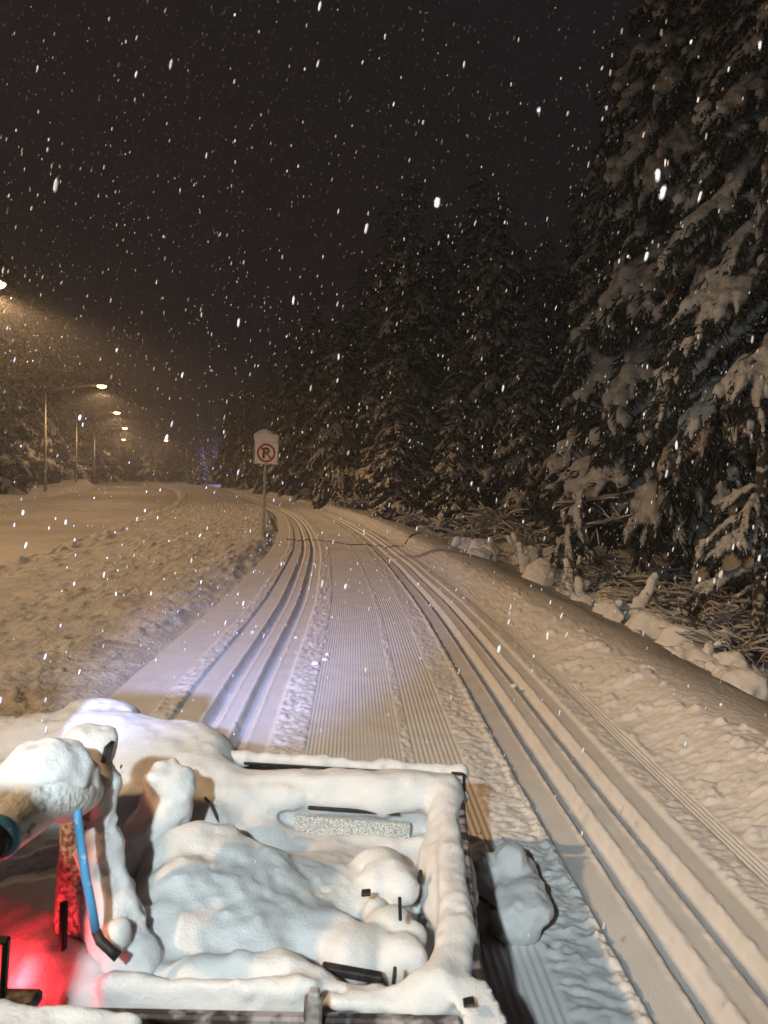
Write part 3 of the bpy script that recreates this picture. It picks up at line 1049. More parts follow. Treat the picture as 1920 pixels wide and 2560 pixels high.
sp = drop(656, 1312, 18.6)
sign = empty('no_parking_sign', sp, math.radians(-6), label='square no parking sign on a frosted pole with a thick snow cap', cat='sign')
sign.rotation_euler = (0, math.radians(2.0), math.radians(-6))
ZC = 2.10
MB().tube([(0, .05, -.4), (0, .05, ZC + .3)], .033, 12).build('pole', M['galv'], sign, True)
fr = Snow((-.09, -.06, -.05), (.09, .16, 2.1), .012)
for i in range(16): fr.cap((-.012, .05, -.05 + i * .11), (-.012, .045, .08 + i * .11), .036 + .006 * math.sin(i * 2.1), k=.01)
fr.rough([(.05, .006), (.12, .006)], 3)
fr.build('frost_on_pole', M['tsnow'], sign)
MB().box((0, 0, ZC + .05), (.61, .012, .66), bev=.004).build('plate', M['signface'], sign)
V, Q = arc_band(0, ZC, .185, .235, 0, 2 * math.pi, 48, -.0125, .005)
MB().add(V, Q).build('red_ring', M['signred'], sign)
pm = MB()
pm.box((-.062, -.0105, ZC - .005), (.062, .004, .27))
V, Q = arc_band(.01, ZC + .060, .024, .082, -math.pi / 2, math.pi / 2, 14, -.0125, .004)
pm.add(V, Q)
pm.box((-.0105, -.0105, ZC + .113), (.041, .004, .058)).box((-.0105, -.0105, ZC + .007), (.041, .004, .058))
pm.build('letter_p', M['signblack'], sign)
MB().box((0, -.0150, ZC), (.39, .004, .046), Matrix.Rotation(math.radians(45), 3, 'Y')).build('red_slash', M['signred'], sign)
cp = Snow((-.42, -.2, ZC + .1), (.42, .25, ZC + .8), .014)
cp.box((0, 0, ZC + .40), (.62, .17, .16), r=.05, k=.05).ell((-.05, 0, ZC + .47), (.20, .10, .11), k=.06).ell((-.02, 0, ZC + .53), (.08, .07, .06), k=.08)
cp.box((0, -.02, ZC + .32), (.60, .05, .16), r=.02, k=.03)
cp.rough([(.10, .010), (.04, .006)], 5)
cp.build('snow_cap', M['snow'], sign)
eg = Snow((-.36, -.06, ZC - .32), (.36, .08, ZC + .4), .012)
for x_ in (-.30, .30): eg.cap((x_, 0, ZC - .26), (x_, 0, ZC + .3), .018, k=.01)
eg.cap((-.30, 0, ZC - .275), (.30, 0, ZC - .275), .014, k=.01)
eg.rough([(.05, .008), (.025, .004)], 8)
eg.build('frost_rim', M['tsnow'], sign)


# ------------------------------------------------------------------ street lamps
def street_lamp(head, armx, label, lit=True, power=1.0, arm_up=.5):
    "head: world position of the lamp head; armx: signed length of the arm from head back to the pole"
    bx, by = head[0] + armx, head[1]
    gz = ground_z(bx, by)
    root = empty('street_lamp', (bx, by, gz), 0, label=label, cat='street lamp')
    hx, hz = -armx, head[2] - gz
    MB().tube([(0, 0, -.3), (0, 0, 2), (0, 0, hz - arm_up)], [.11, .10, .06], 10).build('pole', M['galv'], root, True)
    k = np.linspace(0, 1, 8)
    MB().tube([(hx * s, 0, hz - arm_up * (1 - s) ** 1.6) for s in k], [.05] * 8, 8).build('arm', M['galv'], root, True)
    MB().tube([(hx * s, 0, hz - arm_up * (1 - s) ** 1.6 + .07) for s in k[1:]], [.04, .06, .05, .065, .05, .06, .04], 6).build('snow_on_arm', M['tsnow'], root, True)
    sg = 1 if hx > 0 else -1
    MB().box((hx + sg * .3, 0, hz + .03), (.75, .32, .13), bev=.05).build('lamp_head', M['galv'], root)
    k2 = np.linspace(0, 1, 7)
    MB().tube([(hx + sg * .32, 0, hz - .03 - .20 * s) for s in k2], [.34, .33, .31, .27, .21, .13, .03], 14).build('lens', M['lens_warm'] if lit else M['galv'], root, True)
    if lit:
        lp = (hx + sg * .32, 0, hz - .50)
        lamp_light(lp, LAMP_POWER * power, root)
    return root


street_lamp((-8.6, -2.0, 8.2), -3.8, 'street lamp across the road beside the groomer', True, 1.0)
street_lamp((-13.9, 26, 8.15), -3.8, 'nearest street lamp, its glow cut by the left edge', True, 1.0)
street_lamp((-21.6, 56, 8.2), -3.9, 'lit street lamp with the largest visible head on the left', True, .6)
street_lamp((-29.1, 80, 8.2), -4.0, 'second visible lit street lamp on the left', True, .6)
street_lamp((-37.3, 106, 8.15), -4.0, 'third visible lit street lamp on the left, lower and smaller', True, .6)
street_lamp((-49.4, 140, 8.1), -5.2, 'far left street lamp seen edge on below the lit row', True, .25)
street_lamp((-40.8, 140, 8.1), 3.6, 'far right street lamp on a tall pole, arm towards the road', True, .25, arm_up=.9)
street_lamp((-56.1, 200, 8.1), 5.0, 'farthest lit street lamp beyond the road bend', True, 1.2)

# path lamp with a cold violet light
b = drop(551, 1215, 119)
pl = empty('path_lamp', b, 0, label='slim path lamp with cold violet light beside the far trail', cat='lamp')
MB().tube([(0, 0, -.3), (0, 0, 5.1)], [.09, .07], 8).build('pole', M['galv'], pl, True)
MB().box((0, 0, 5.2), (.34, .34, .28), bev=.06).build('lens', M['lens_cool'], pl)
MB().tube([(0, 0, 5.34), (0, 0, 5.42)], [.24, .12], 10).build('hood', M['galv'], pl, True)
point('path_light', (0, -.45, 5.0), 900, (.52, .45, 1.0), .2, pl)

# small far signs on the verge
b = drop(519, 1216, 104)
fs = empty('road_sign', b, .2, label='small far road sign with a lower plate on the verge', cat='sign')
MB().tube([(0, .05, -.3), (0, .05, 4.1)], .045, 8).build('pole', M['galv'], fs, True)
MB().box((0, 0, 3.4), (.85, .03, 1.2), bev=.01).build('plate', M['signface'], fs)
MB().box((.35, 0, 1.2), (.5, .03, .7), bev=.01).build('lower_plate', M['signface'], fs)
MB().box((0, .02, 4.06), (.85, .16, .14), bev=.06).build('snow_cap', M['tsnow'], fs, True)
b = drop(499, 1216, 108)
fp = empty('trail_post', b, .1, label='short far post with a cross board left of the road sign', cat='post')
MB().tube([(0, .05, -.3), (0, .05, 2.6)], .05, 8).build('post', M['galv'], fp, True)
MB().box((0, 0, 2.15), (.75, .04, .22), bev=.01).build('board', M['galv'], fp)
MB().box((0, 0, 2.30), (.7, .12, .10), bev=.04).build('snow_cap', M['tsnow'], fp, True)

# shadow-like dark line across the trail, drawn as an added tube
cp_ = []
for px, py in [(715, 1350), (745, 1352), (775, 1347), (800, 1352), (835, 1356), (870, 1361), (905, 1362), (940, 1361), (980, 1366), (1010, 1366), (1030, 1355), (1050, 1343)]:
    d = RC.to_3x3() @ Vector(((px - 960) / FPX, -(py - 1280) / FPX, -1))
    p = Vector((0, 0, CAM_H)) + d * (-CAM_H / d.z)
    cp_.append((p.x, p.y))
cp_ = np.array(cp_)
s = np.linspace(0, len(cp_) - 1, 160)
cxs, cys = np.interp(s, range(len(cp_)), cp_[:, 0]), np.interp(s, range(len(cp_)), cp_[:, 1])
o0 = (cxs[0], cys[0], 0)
MB().tube([(a - o0[0], b_ - o0[1], ground_z(a, b_) + .006) for a, b_ in zip(cxs, cys)], .016, 5).build('drawn_line', M['black'], None, True, loc=o0,
    label='thin shadow-like dark line drawn across the groomed trail before the bend', cat='drawn_line')

# crumbs of snow on the groomed trail
for i, (px, py, rr) in enumerate([(818, 1638, .022), (812, 1650, .030), (788, 1662, .035), (830, 1545, .020), (1285, 1710, .026), (740, 1592, .02), (1160, 1500, .028)]):
    d = RC.to_3x3() @ Vector(((px - 960) / FPX, -(py - 1280) / FPX, -1))
    p = Vector((0, 0, CAM_H)) + d * (-CAM_H / d.z)
    S = Snow((-.06, -.06, -.03), (.06, .06, .06), .006)
    S.ell((0, 0, .006), (rr, rr * .9, rr * .7), k=.01).ell((rr * .4, rr * .3, .01), (rr * .5, rr * .5, rr * .5), k=.01).rough([(.02, .004)], i)
    o = S.build('snow_clod', M['snow'])
    o.location = (p.x, p.y, ground_z(p.x, p.y))
    tag(o, ('snow clod, upper of the close pair on the corduroy', 'snow clod, lower of the close pair on the corduroy', 'largest snow clod beside the left ski track',
            'snow clod farthest up the middle corduroy', 'snow clod in the right ski track', 'snow clod on the left ski track edge', 'snow clod beside the right ski track, far up')[i], 'snow clod', 'snow clods on the trail')

# ------------------------------------------------------------------ the snow covered groomer seen from its cab
G0 = Vector((-.6, 2.3, 0))
gro = empty('snow_groomer', G0, 0, label='rear bed of a snow groomer buried under thick fresh snow', cat='groomer')


def gp(o):
    o.location = -G0 if o.parent == gro else (0, 0, 0)
    return o


def P(px, py, y): return np.array(at(px, py, y))


# steel work
gp(MB().box((-.62, 2.30, .07), (1.85, 1.16, .05), bev=.01).build('bed_floor', M['black'], gro))
gp(MB().box((-.24, 2.895, .26), (1.10, .03, .40), bev=.006).build('rear_wall', M['black'], gro))
gp(MB().box((.285, 2.32, .235), (.03, 1.20, .43), Matrix.Rotation(math.radians(-3.5), 3, 'Z'), bev=.006).build('side_wall', M['brown'], gro))
gp(MB().box((-.30, 1.655, .22), (1.00, .03, .40), bev=.006).build('front_panel', M['brown'], gro))
gp(MB().tube([P(570, 1905, 3.03), P(1135, 1944, 2.98)], .022, 10).build('rear_bar', M['black'], gro, True))
gp(MB().tube([P(610, 1908, 2.985), P(1085, 1936, 2.935)], .006, 6).build('bar_edge', M['black'], gro, True))

# main snow body in the bed
S = Snow((-1.95, 1.50, .06), (.50, 3.50, .98), .0105)


def blob(px, py, y, r, k=.05):
    c = P(px, py, y) + np.array((0, r[1] * .72, -r[2] * .72))
    S.ell(c, r, k=k)


S.box((-.72, 2.30, .14), (1.95, 1.15, .10), r=.03, k=.05)
# rear wall with its roll of snow and the trough behind it
S.box((-.22, 2.86, .29), (1.06, .10, .42), r=.03, k=.04)
S.box((-.20, 2.95, .33), (1.02, .16, .18), r=.03, k=.03)
pts = [(560, 1972), (640, 1968), (720, 1972), (800, 1984), (880, 1985), (960, 1978), (1040, 1968), (1115, 1975)]
for i in range(len(pts) - 1):
    S.cap(P(*pts[i], 2.83) - (0, 0, .02), P(*pts[i + 1], 2.83) - (0, 0, .02), .040 + .008 * math.sin(i * 2.2), .040 + .008 * math.sin(i * 2.2 + 2.2), k=.035)
for px, py, w in [(700, 1990, .10), (950, 2000, .09), (600, 2000, .11), (1070, 1995, .10)]:
    S.ell(P(px, py, 2.80), (w, .035, .05), k=.03)
S.box(P(850, 2150, 2.74) + (0, .03, -.02), (.95, .10, .20), r=.04, k=.05)            # foot of the rear wall
# right wall
S.box((.238, 2.30, .27), (.085, 1.20, .40), r=.03, k=.03, rot=Matrix.Rotation(math.radians(-3.5), 3, 'Z'))
for px, py, y, r in [(1115, 2075, 2.62, .060), (1125, 2130, 2.52, .055), (1130, 2190, 2.42, .062), (1110, 2240, 2.32, .045), (1135, 2270, 2.27, .055), (1140, 2330, 2.15, .05),
                     (1115, 2020, 2.75, .06), (1120, 1985, 2.84, .055), (1100, 2150, 2.50, .05)]:
    S.ell(P(px, py, y) + (0, .02, -.02), (r * random.uniform(.7, 1.1), r * random.uniform(1.0, 2.0), r * random.uniform(.7, 1.1)), k=.07)
# front rail, sagging between its ends, with the corner plate
fr_ = [(300, 2462, 1.80, .060), (480, 2440, 1.80, .058), (600, 2425, 1.80, .055), (690, 2422, 1.80, .050), (740, 2440, 1.78, .046), (800, 2460, 1.76, .044), (870, 2490, 1.73, .040),
       (950, 2502, 1.71, .040), (1040, 2490, 1.70, .042), (1110, 2480, 1.70, .044), (1180, 2490, 1.69, .040)]
for a, b in zip(fr_, fr_[1:]):
    S.cap(P(*a[:3]) + (0, .02, -.03), P(*b[:3]) + (0, .02, -.03), a[3], b[3], k=.035)
S.box(P(520, 2490, 1.70) + (0, .03, -.02), (.52, .06, .10), r=.03, k=.04)
S.box(P(1000, 2518, 1.68) + (0, .02, -.01), (.36, .06, .055), r=.025, k=.03)
S.box(P(1195, 2518, 1.655), (.12, .14, .03), r=.012, k=.02, rot=Matrix.Rotation(.35, 3, 'Z') @ Matrix.Rotation(.25, 3, 'X'))
S.cap(P(1080, 2475, 1.72), P(1140, 2370, 1.95), .050, .035, k=.05)
S.cap(P(1140, 2370, 1.95), P(1150, 2300, 2.12), .035, .030, k=.04)
# the mound in the middle
for px, py, y, r in [(470, 2095, 2.30, (.085, .09, .08)), (545, 2110, 2.34, (.075, .08, .08)), (420, 2150, 2.22, (.13, .13, .13)), (520, 2170, 2.22, (.13, .12, .12)),
                     (605, 2150, 2.32, (.055, .06, .06)), (660, 2180, 2.28, (.060, .07, .07)), (640, 2240, 2.16, (.11, .12, .11)), (430, 2260, 2.02, (.16, .17, .16)),
                     (540, 2280, 2.02, (.16, .16, .14)), (450, 2360, 1.90, (.15, .14, .13)), (600, 2360, 1.92, (.14, .13, .11)), (700, 2320, 2.02, (.11, .12, .09)),
                     (715, 2225, 2.22, (.05, .05, .05)), (790, 2340, 2.00, (.11, .11, .08)), (880, 2370, 1.94, (.09, .09, .07)), (770, 2290, 2.12, (.07, .08, .05)),
                     (600, 2215, 2.2, (.06, .05, .05)), (630, 2250, 2.13, (.05, .045, .04)), (380, 2330, 1.93, (.09, .10, .10))]:
    blob(px, py, y, r, .035)
for px, py, y, r in [(620, 2270, 2.2, (.24, .20, .16)), (760, 2260, 2.3, (.20, .20, .12)), (880, 2300, 2.2, (.18, .18, .10)), (560, 2330, 2.05, (.22, .2, .15)), (820, 2200, 2.5, (.3, .15, .10))]:
    blob(px, py, y, r, .09)
# mushroom heaps by the right wall
for px, py, y, r in [(950, 2160, 2.40, (.075, .07, .05)), (985, 2195, 2.32, (.065, .06, .06)), (935, 2215, 2.30, (.05, .06, .07)), (1010, 2215, 2.27, (.045, .045, .045)),
                     (842, 2220, 2.32, (.040, .04, .04)), (870, 2240, 2.28, (.05, .05, .03)), (940, 2280, 2.16, (.05, .05, .06)), (975, 2315, 2.06, (.08, .08, .07)), (1030, 2330, 2.05, (.05, .05, .05)),
                     (1000, 2380, 1.95, (.075, .07, .07)), (1045, 2400, 1.94, (.035, .04, .06)), (930, 2350, 2.0, (.06, .06, .05))]:
    blob(px, py, y, r, .022)
# snow mass on the left, sloping down to the camera
for px, py, y, r in [(250, 1838, 3.0, (.30, .20, .20)), (90, 1850, 3.0, (.36, .22, .20)), (-120, 1870, 3.0, (.36, .24, .22)), (420, 1850, 2.98, (.20, .16, .17)), (505, 1882, 2.95, (.11, .12, .12)),
                     (200, 1780, 3.22, (.15, .14, .12)), (270, 1782, 3.25, (.13, .12, .10)), (330, 1900, 2.85, (.26, .18, .16)), (470, 1930, 2.82, (.17, .12, .12)),
                     (160, 1950, 2.78, (.34, .24, .20)), (-60, 2000, 2.7, (.36, .26, .22)), (400, 2010, 2.68, (.24, .14, .16)), (300, 2080, 2.55, (.24, .18, .16)), (100, 2080, 2.50, (.30, .24, .18)),
                     (-80, 2140, 2.40, (.30, .26, .2)), (80, 2170, 2.30, (.14, .14, .11)), (20, 2150, 2.33, (.11, .12, .10)), (150, 2220, 2.20, (.16, .15, .13)), (0, 2250, 2.15, (.2, .2, .16)),
                     (550, 2010, 2.72, (.14, .08, .12)), (600, 2100, 2.62, (.2, .12, .12)), (500, 2060, 2.6, (.1, .08, .1)),
                     (60, 2290, 2.02, (.15, .13, .13)), (130, 2330, 1.93, (.10, .10, .11)), (40, 2400, 1.85, (.15, .13, .14)), (120, 2440, 1.78, (.10, .10, .12)), (-60, 2360, 1.9, (.2, .18, .16)),
                     (330, 2400, 1.86, (.13, .12, .11)), (260, 2450, 1.80, (.13, .12, .10)), (200, 2500, 1.74, (.12, .1, .1))]:
    blob(px, py, y, r, .07)
S.rough([(.22, .018), (.085, .009), (.034, .004)], 2).crumble(.28, .028, .007, 2)
gp(S.build('bed_snow', M['msnow'], gro))

# rear bar's coat of snow
S = Snow((-.80, 2.90, .36), (.42, 3.12, .64), .008)
a, b = P(565, 1892, 3.03), P(1150, 1932, 2.98)
for i in range(12):
    t0, t1 = i / 12, (i + 1) / 12
    S.cap(a + (b - a) * t0, a + (b - a) * t1, .028 + .006 * math.sin(i * 1.7), .028 + .006 * math.sin(i * 1.7 + 1.7), k=.015)
S.rough([(.06, .007), (.025, .003)], 5)
gp(S.build('bar_snow', M['msnow'], gro))

# rimed strip, dark slit and thin ledge on the inner rear wall
def strip(name, m, a, b, y, th, hh, bev=.003):
    A, B = P(*a, y), P(*b, y)
    d = B - A
    L = np.linalg.norm(d)
    R_ = Matrix.Rotation(math.atan2(d[1], d[0]), 3, 'Z') @ Matrix.Rotation(-math.atan2(d[2], math.hypot(d[0], d[1])), 3, 'Y')
    return gp(MB().box((A + B) / 2, (L, th, hh), R_, bev).build(name, m, gro))


strip('rimed_strip', M['rime'], (735, 2060), (1025, 2082), 2.775, .03, .075)
strip('slit', M['black'], (770, 2019), (1000, 2035), 2.770, .02, .010)
strip('ledge', M['galv'], (590, 2086), (1020, 2104), 2.765, .03, .006, .002)
for px, py, y, sx, sz in [(1050, 2192, 2.33, .012, .035), (915, 2232, 2.15, .028, .010), (1000, 2272, 1.99, .010, .055), (985, 2450, 1.80, .009, .055), (1172, 2505, 1.622, .026, .006)]:
    gp(MB().box(P(px, py, y), (sx, .03, sz), Matrix.Rotation(random.uniform(-.25, .25), 3, 'Y'), .003).build('steel_lug', M['black'], gro))
gp(MB().box(P(880, 2432, 1.885), (.16, .03, .020), Matrix.Rotation(.16, 3, 'Y'), .004).build('dark_hole_bar', M['black'], gro))  # black bar added to draw the dark hole behind the front rail
A, B = P(785, 2478, 1.635), P(782, 2600, 1.625)
gp(MB().box((A + B) / 2 + (0, -.01, 0), (.040, .03, abs(A[2] - B[2])), None, .006).build('upright_channel', M['brown'], gro))
gp(MB().box(P(785, 2486, 1.62), (.026, .03, .022), None, .005).build('channel_cap', M['galv'], gro))

# round reflector on its bent bracket at the end of the bar
A = P(1160, 1936, 2.90)
gp(MB().tube([A + (-.05, 0, .004), A + (-.008, 0, .002), A, P(1161, 1985, 2.89)], .0065, 8).build('reflector_bracket', M['black'], gro, True))
rf = gp(MB().tube([P(1135, 1996, 2.90), P(1150, 1993, 2.885), P(1160, 1991, 2.87)], [.011, .019, .024], 14).build('reflector', M['black'], gro, True))
gp(MB().tube([P(1160, 1991, 2.869), P(1161, 1991, 2.861)], [.021, .016], 14).build('clear_lens', M['glass'], rf, True))

# thin bent wire
gp(MB().tube([P(512, 1994, 2.66), P(528, 2012, 2.64), P(541, 2040, 2.63), P(548, 2066, 2.62), P(551, 2090, 2.62)], .0058, 6).build('wire', M['black'], gro, True))

# upright fin caked in snow
S = Snow((-1.05, 2.20, .30), (-.50, 2.65, .92), .009)
S.box(P(405, 2035, 2.43), (.150, .10, .31), r=.045, k=.03, rot=Matrix.Rotation(math.radians(16), 3, 'Y'))
S.cap(P(400, 2060, 2.40), P(340, 2130, 2.34), .065, .065, k=.05).cap(P(340, 2130, 2.34), P(300, 2190, 2.30), .065, .07, k=.05)
S.ell(P(428, 1945, 2.46), (.070, .06, .06), k=.04)
S.ell(P(345, 2085, 2.36), (.055, .05, .05), k=.03)
S.cap(P(455, 1960, 2.44), P(445, 2120, 2.42), .028, .03, k=.03)
S.rough([(.14, .020), (.06, .016), (.03, .008)], 7)
gp(S.build('fin_snow', M['msnow'], gro))
gp(MB().box(P(402, 2040, 2.45), (.05, .03, .34), Matrix.Rotation(math.radians(16), 3, 'Y'), .006).build('fin', M['black'], gro))
gp(MB().box(P(398, 2150, 2.33), (.03, .03, .025), None, .005).build('fin_foot', M['black'], gro))

# post, elbow of the hydraulic boom and its hoses
A, B = P(205, 1940, 1.96), P(180, 2540, 1.90)
post = gp(MB().tube([B, A * .5 + B * .5, A], [.064, .058, .052], 6).build('post', M['rimepost'], gro, True))
gp(MB().tube([P(160, 2255, 1.85), P(152, 2540, 1.80)], .011, 6).build('post_rib', M['black'], gro, True))
S = Snow((-1.15, 1.45, .22), (-.40, 2.20, 1.14), .0085)
S.cap(P(245, 1950, 1.98), P(240, 2120, 1.95), .048, .050, k=.04).cap(P(240, 2120, 1.95), P(262, 2270, 1.92), .050, .062, k=.05)
S.cap(P(262, 2270, 1.92), P(320, 2420, 1.84), .066, .085, k=.06)
S.ell(P(290, 2345, 1.80), (.035, .035, .040), k=.02)
S.box(P(228, 1885, 2.05), (.090, .10, .115), r=.03, k=.03, rot=Matrix.Rotation(.22, 3, 'Y') @ Matrix.Rotation(.2, 3, 'X'))
S.ell(P(232, 1850, 2.05), (.060, .06, .03), k=.03)
S.cap(P(165, 1940, 1.82), P(110, 1925, 1.78), .066, .074, k=.03).cap(P(110, 1925, 1.78), P(10, 2005, 1.70), .074, .060, k=.04)
S.cap(P(185, 1975, 1.83), P(190, 2010, 1.82), .038, .026, k=.03)
S.rough([(.10, .014), (.04, .010), (.02, .005)], 9)
gp(S.build('boom_snow', M['msnow'], gro))
boom = gp(MB().tube([P(205, 1975, 1.93), P(165, 1985, 1.80), P(110, 1985, 1.735), P(50, 2040, 1.675), P(-30, 2100, 1.60)], [.058, .068, .068, .060, .055], 14).build('boom', M['rimeboom'], gro, True))
gp(MB().box(P(268, 1885, 2.0), (.012, .05, .06), Matrix.Rotation(.22, 3, 'Y'), .003).build('boom_plate', M['black'], gro))
hose = [(190, 2012, 1.765), (196, 2060, 1.755), (204, 2120, 1.75), (214, 2190, 1.74), (226, 2250, 1.73), (240, 2330, 1.72)]
gp(MB().tube([P(*h_) for h_ in hose], .0105, 12).build('blue_hose', M['blue'], gro, True))
gp(MB().tube([P(240, 2328, 1.72), P(250, 2352, 1.715), P(272, 2372, 1.71), P(295, 2392, 1.705)], [.0115, .0125, .012, .0135], 10).build('hose_fitting', M['black'], gro, True))
c = P(-8, 2092, 1.585)
ring = [c + np.array((.042 * math.cos(t_), -.01 * math.sin(t_ * .5), .042 * math.sin(t_))) for t_ in np.linspace(2.2, -2.2, 18)]
gp(MB().tube(ring, .0115, 10).build('blue_hose_bend', M['blue'], gro, True))
gp(MB().tube([c + (0, .03, .0), c + (.002, -.035, -.004)], .034, 14).build('boom_end', M['black'], gro, True))

# round tail lamp shining through the snow, and the bracket at the left edge
lamp_c = P(104, 2335, 1.96)
tl = gp(MB().tube([lamp_c + (0, .05, 0), lamp_c + (0, .012, .004)], .036, 18).build('tail_lamp', M['black'], gro, True))
gp(MB().tube([lamp_c + (0, .012, .004), lamp_c + (0, .003, .007), lamp_c + (0, 0, .008)], [.034, .026, .010], 18).build('red_lens', M['lens_red'], tl, True))
RED_LOC = lamp_c + np.array((.0, -.22, .03))
gp(MB().box(P(12, 2420, 1.50), (.012, .02, .13), Matrix.Rotation(.06, 3, 'Y'), .004).build('edge_bracket', M['black'], gro))
gp(MB().box(P(-4, 2350, 1.50), (.035, .02, .012), Matrix.Rotation(.06, 3, 'Y'), .004).build('edge_bracket_top', M['black'], gro))
gp(MB().box(P(20, 2505, 1.55), (.13, .06, .03), None, .008).build('edge_bracket_foot', M['brown'], gro))

# snowy step at the lower left, nearest the camera
sa = P(0, 2512, 1.36)
S = Snow((-1.0, 1.02, sa[2] - .12), (-.36, 1.42, sa[2] + .06), .008)
S.box((-.735, 1.22, sa[2] - .018), (.62, .30, .05), r=.02, k=.02, rot=Matrix.Rotation(.04, 3, 'Y'))
S.rough([(.08, .010), (.03, .006)], 12)
gp(S.build('step_snow', M['msnow'], gro))
gp(MB().box((-.715, 1.22, sa[2] - .053), (.66, .29, .022), Matrix.Rotation(.04, 3, 'Y'), .006).build('rear_step', M['black'], gro))
gp(MB().tube([(-.75, 1.2, sa[2] - .08), (-.75, 1.72, .12)], .02, 8).build('step_strut', M['black'], gro, True))

gp(MB().box((-1.62, 1.75, .66), (.42, .95, 1.20), None, .05).build('lamp_blocker', M['black'], gro))  # unseen box added to keep the street lamp off the red-lit snow
gp(MB().box((-1.00, .60, 1.22), (.65, .50, .45), None, .05).build('beam_blocker', M['black'], gro))  # out-of-view box added to block the work light over the red glow
gp(MB().tube([(-1.2, .6, 1.02), (-1.2, .6, .36)], .05, 8).build('blocker_mount', M['black'], gro, True))  # post holding up the added blocking box
# cab behind the camera carrying the two work lights
gp(MB().box((-1.65, -1.72, 1.28), (2.7, 1.9, 1.80), None, .12).build('cab', M['black'], gro))
gp(MB().box((-1.1, .55, .28), (1.7, 2.2, .22), None, .04).build('chassis', M['black'], gro))
for s_ in (-1, 1):
    gp(MB().tube([(-1.35 + s_ * .95, y_, z_) for y_, z_ in ((-2.2, .22), (-1.9, .10), (.9, .10), (1.3, .22))], [.20] * 4, 10).build('rubber_track', M['black'], gro, True))
gp(MB().tube([(-2.6, -.95, 2.22), (-.4, -.95, 2.22)], .025, 8).build('light_bar', M['black'], gro, True))
for loc, col, pw, aim, cone, bl_ in WORK:
    L_ = Vector(loc)
    d = (Vector(aim) - L_).normalized()
    h_ = gp(MB().tube([L_ - d * .16, L_ - d * .10, L_ - d * .02], [.03, .065, .07], 14).build('work_light', M['black'], gro, True))
    gp(MB().tube([L_ - d * .02, L_ - d * .012], [.062, .060], 14).build('lens', M['lens_work'], h_, True))
    gp(MB().tube([L_ - d * .10, Vector((L_.x, -.95, 2.22))], .012, 6).build('stalk', M['black'], h_, True))
    gp_l = spot('work_beam', loc, aim, pw, col, cone, bl_, .04, gro)
    gp_l.location = L_ - G0
rl = point('tail_glow', RED_LOC, 3.2, (1.0, .04, .05), .02, gro)
rl.location = Vector(RED_LOC) - G0

# track setter dragged on the right
ts = empty('track_setter', (.50, 2.75, 0), 0, label='snow crusted track setter shoe dragged on the snow right of the groomer', cat='track setter')
O = np.array((.50, 2.75, 0))
S = Snow((.26, 2.38, -.02), (.78, 3.22, .42), .009)
a, b = P(1282, 2165, 2.90), P(1325, 2300, 2.62)
S.box((a + b) / 2 + (-.01, 0, -.02), (.17, .44, .15), r=.05, k=.04, rot=Matrix.Rotation(math.radians(-9), 3, 'Z') @ Matrix.Rotation(.10, 3, 'X'))
S.ell(P(1280, 2160, 2.88), (.075, .10, .09), k=.04).ell(P(1325, 2250, 2.68), (.07, .13, .075), k=.03).ell(P(1275, 2290, 2.66), (.06, .10, .07), k=.03)
S.ell(P(1200, 2180, 2.93), (.09, .16, .10), k=.04).ell(P(1190, 2260, 2.8), (.08, .16, .08), k=.04)
S.rough([(.15, .024), (.06, .014), (.025, .006)], 15)
o = S.build('shoe_snow', M['msnow'], ts)
o.location = -O
o = MB().box((.50, 2.78, .02), (.14, .32, .03), Matrix.Rotation(math.radians(-9), 3, 'Z'), .012).build('shoe', M['black'], ts)
o.location = -O
o = MB().tube([(.28, 2.66, .16), (.38, 2.64, .14), (.50, 2.58, .08)], .007, 8).build('drag_arm', M['black'], ts, True)
o.location = -O
S = Snow((.28, 3.1, -.05), (.62, 3.5, .14), .009)
S.ell((.42, 3.26, .03), (.07, .05, .035), k=.02).rough([(.05, .008)], 3)
o = S.build('snow_lump', M['snow'])
tag(o, 'small flat snow lump behind the track setter shoe', 'snow lump')

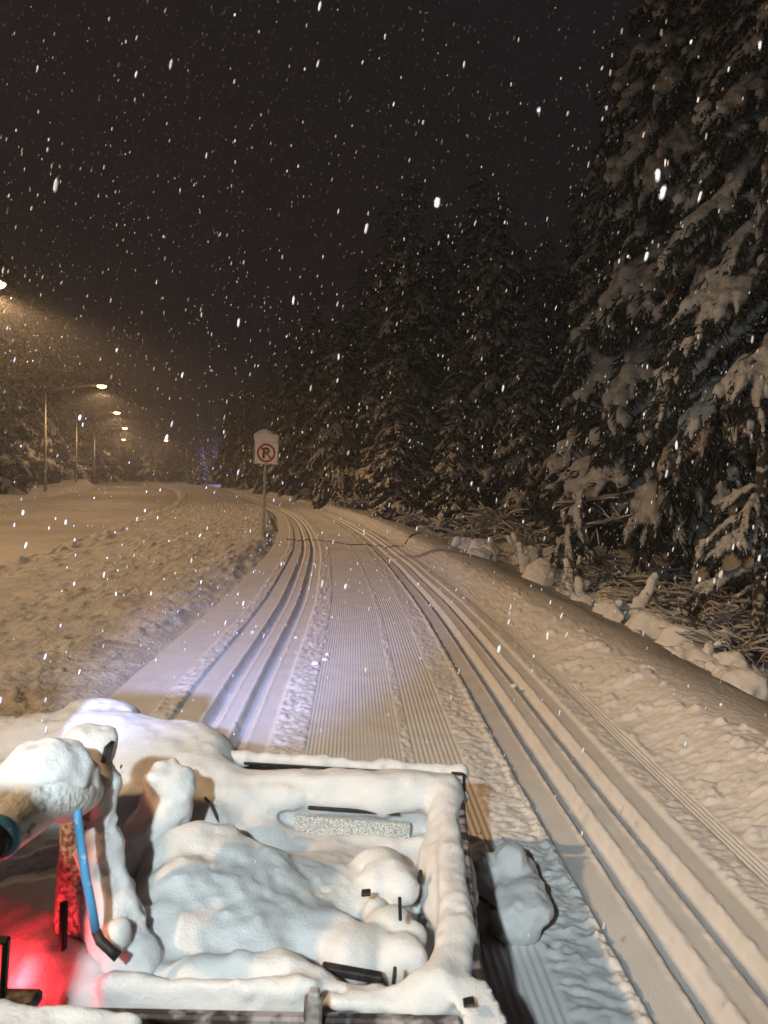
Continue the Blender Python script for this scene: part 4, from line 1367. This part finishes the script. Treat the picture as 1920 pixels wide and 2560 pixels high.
# ------------------------------------------------------------------ falling snow and hazy air
def flakes(n, lo, hi, size, seed, dmin=1.1):
    r = np.random.default_rng(seed)
    p = r.uniform(lo, hi, (n, 3))
    p = p[np.linalg.norm(p - (0, 0, CAM_H), axis=1) > dmin]
    n = len(p)
    base = np.array([(0, 0, 1.0), (.85, 0, .5), (0, .85, .5), (-.85, 0, .5), (0, -.85, .5), (.6, .6, -.5), (-.6, .6, -.5), (-.6, -.6, -.5), (.6, -.6, -.5), (0, 0, -1.0)])
    tri = np.array([(0, 1, 2), (0, 2, 3), (0, 3, 4), (0, 4, 1), (1, 5, 2), (2, 6, 3), (3, 7, 4), (4, 8, 1), (2, 5, 6), (3, 6, 7), (4, 7, 8), (1, 8, 5), (9, 6, 5), (9, 7, 6), (9, 8, 7), (9, 5, 8)])
    s = size * np.exp(r.normal(0, .38, n))
    el = r.uniform(1.8, 3.8, n)
    V = base[None] * (1 + r.uniform(-.18, .18, (n, 10, 1)))
    V = V * np.stack([s, s * r.uniform(.6, 1, n), s * el], 1)[:, None]
    tilt = r.normal(.20, .08, n)          # drifting a little on the wind
    c, sn = np.cos(tilt)[:, None], np.sin(tilt)[:, None]
    V = np.stack([V[..., 0] * c + V[..., 2] * sn, V[..., 1], -V[..., 0] * sn + V[..., 2] * c], -1)
    return (V + p[:, None]).reshape(-1, 3), (tri[None] + (np.arange(n) * 10)[:, None, None]).reshape(-1, 3)


f1 = flakes(10000, (-5, -1, .1), (4.5, 8, 6.5), .0030, 1, 2.0)
f2 = flakes(24000, (-20, 8, .3), (11, 30, 14), .0055, 2)
f3 = flakes(70, (-1.4, .5, .9), (1.4, 2.0, 3.2), .0015, 3, .7)
f2 = (np.concatenate([f2[0], f3[0]]), np.concatenate([f2[1], f3[1] + len(f2[0])]))
n1 = len(f1[0])
obj('falling_snow', mesh_np('falling_snow', np.concatenate([f1[0], f2[0]]), np.concatenate([f1[1], f2[1] + n1]), True, [M['flake']]),
    label='snowflakes falling through the night air', kind='stuff')

hz = MB().box((-60, 190, 13.0), (700, 430, 31)).build('haze', M['flake'], None, label='thin snowy haze in the night air', kind='stuff')
hm = bpy.data.materials.new('haze')
hm.use_nodes = True
N, L = hm.node_tree.nodes, hm.node_tree.links
N.remove(N['Principled BSDF'])
pv = N.new('ShaderNodeVolumePrincipled')
pv.inputs['Color'].default_value = (.92, .90, .90, 1)
pv.inputs['Density'].default_value = 0.0034
pv.inputs['Anisotropy'].default_value = 0.35
L.new(pv.outputs['Volume'], N['Material Output'].inputs['Volume'])
hz.data.materials.clear()
hz.data.materials.append(hm)
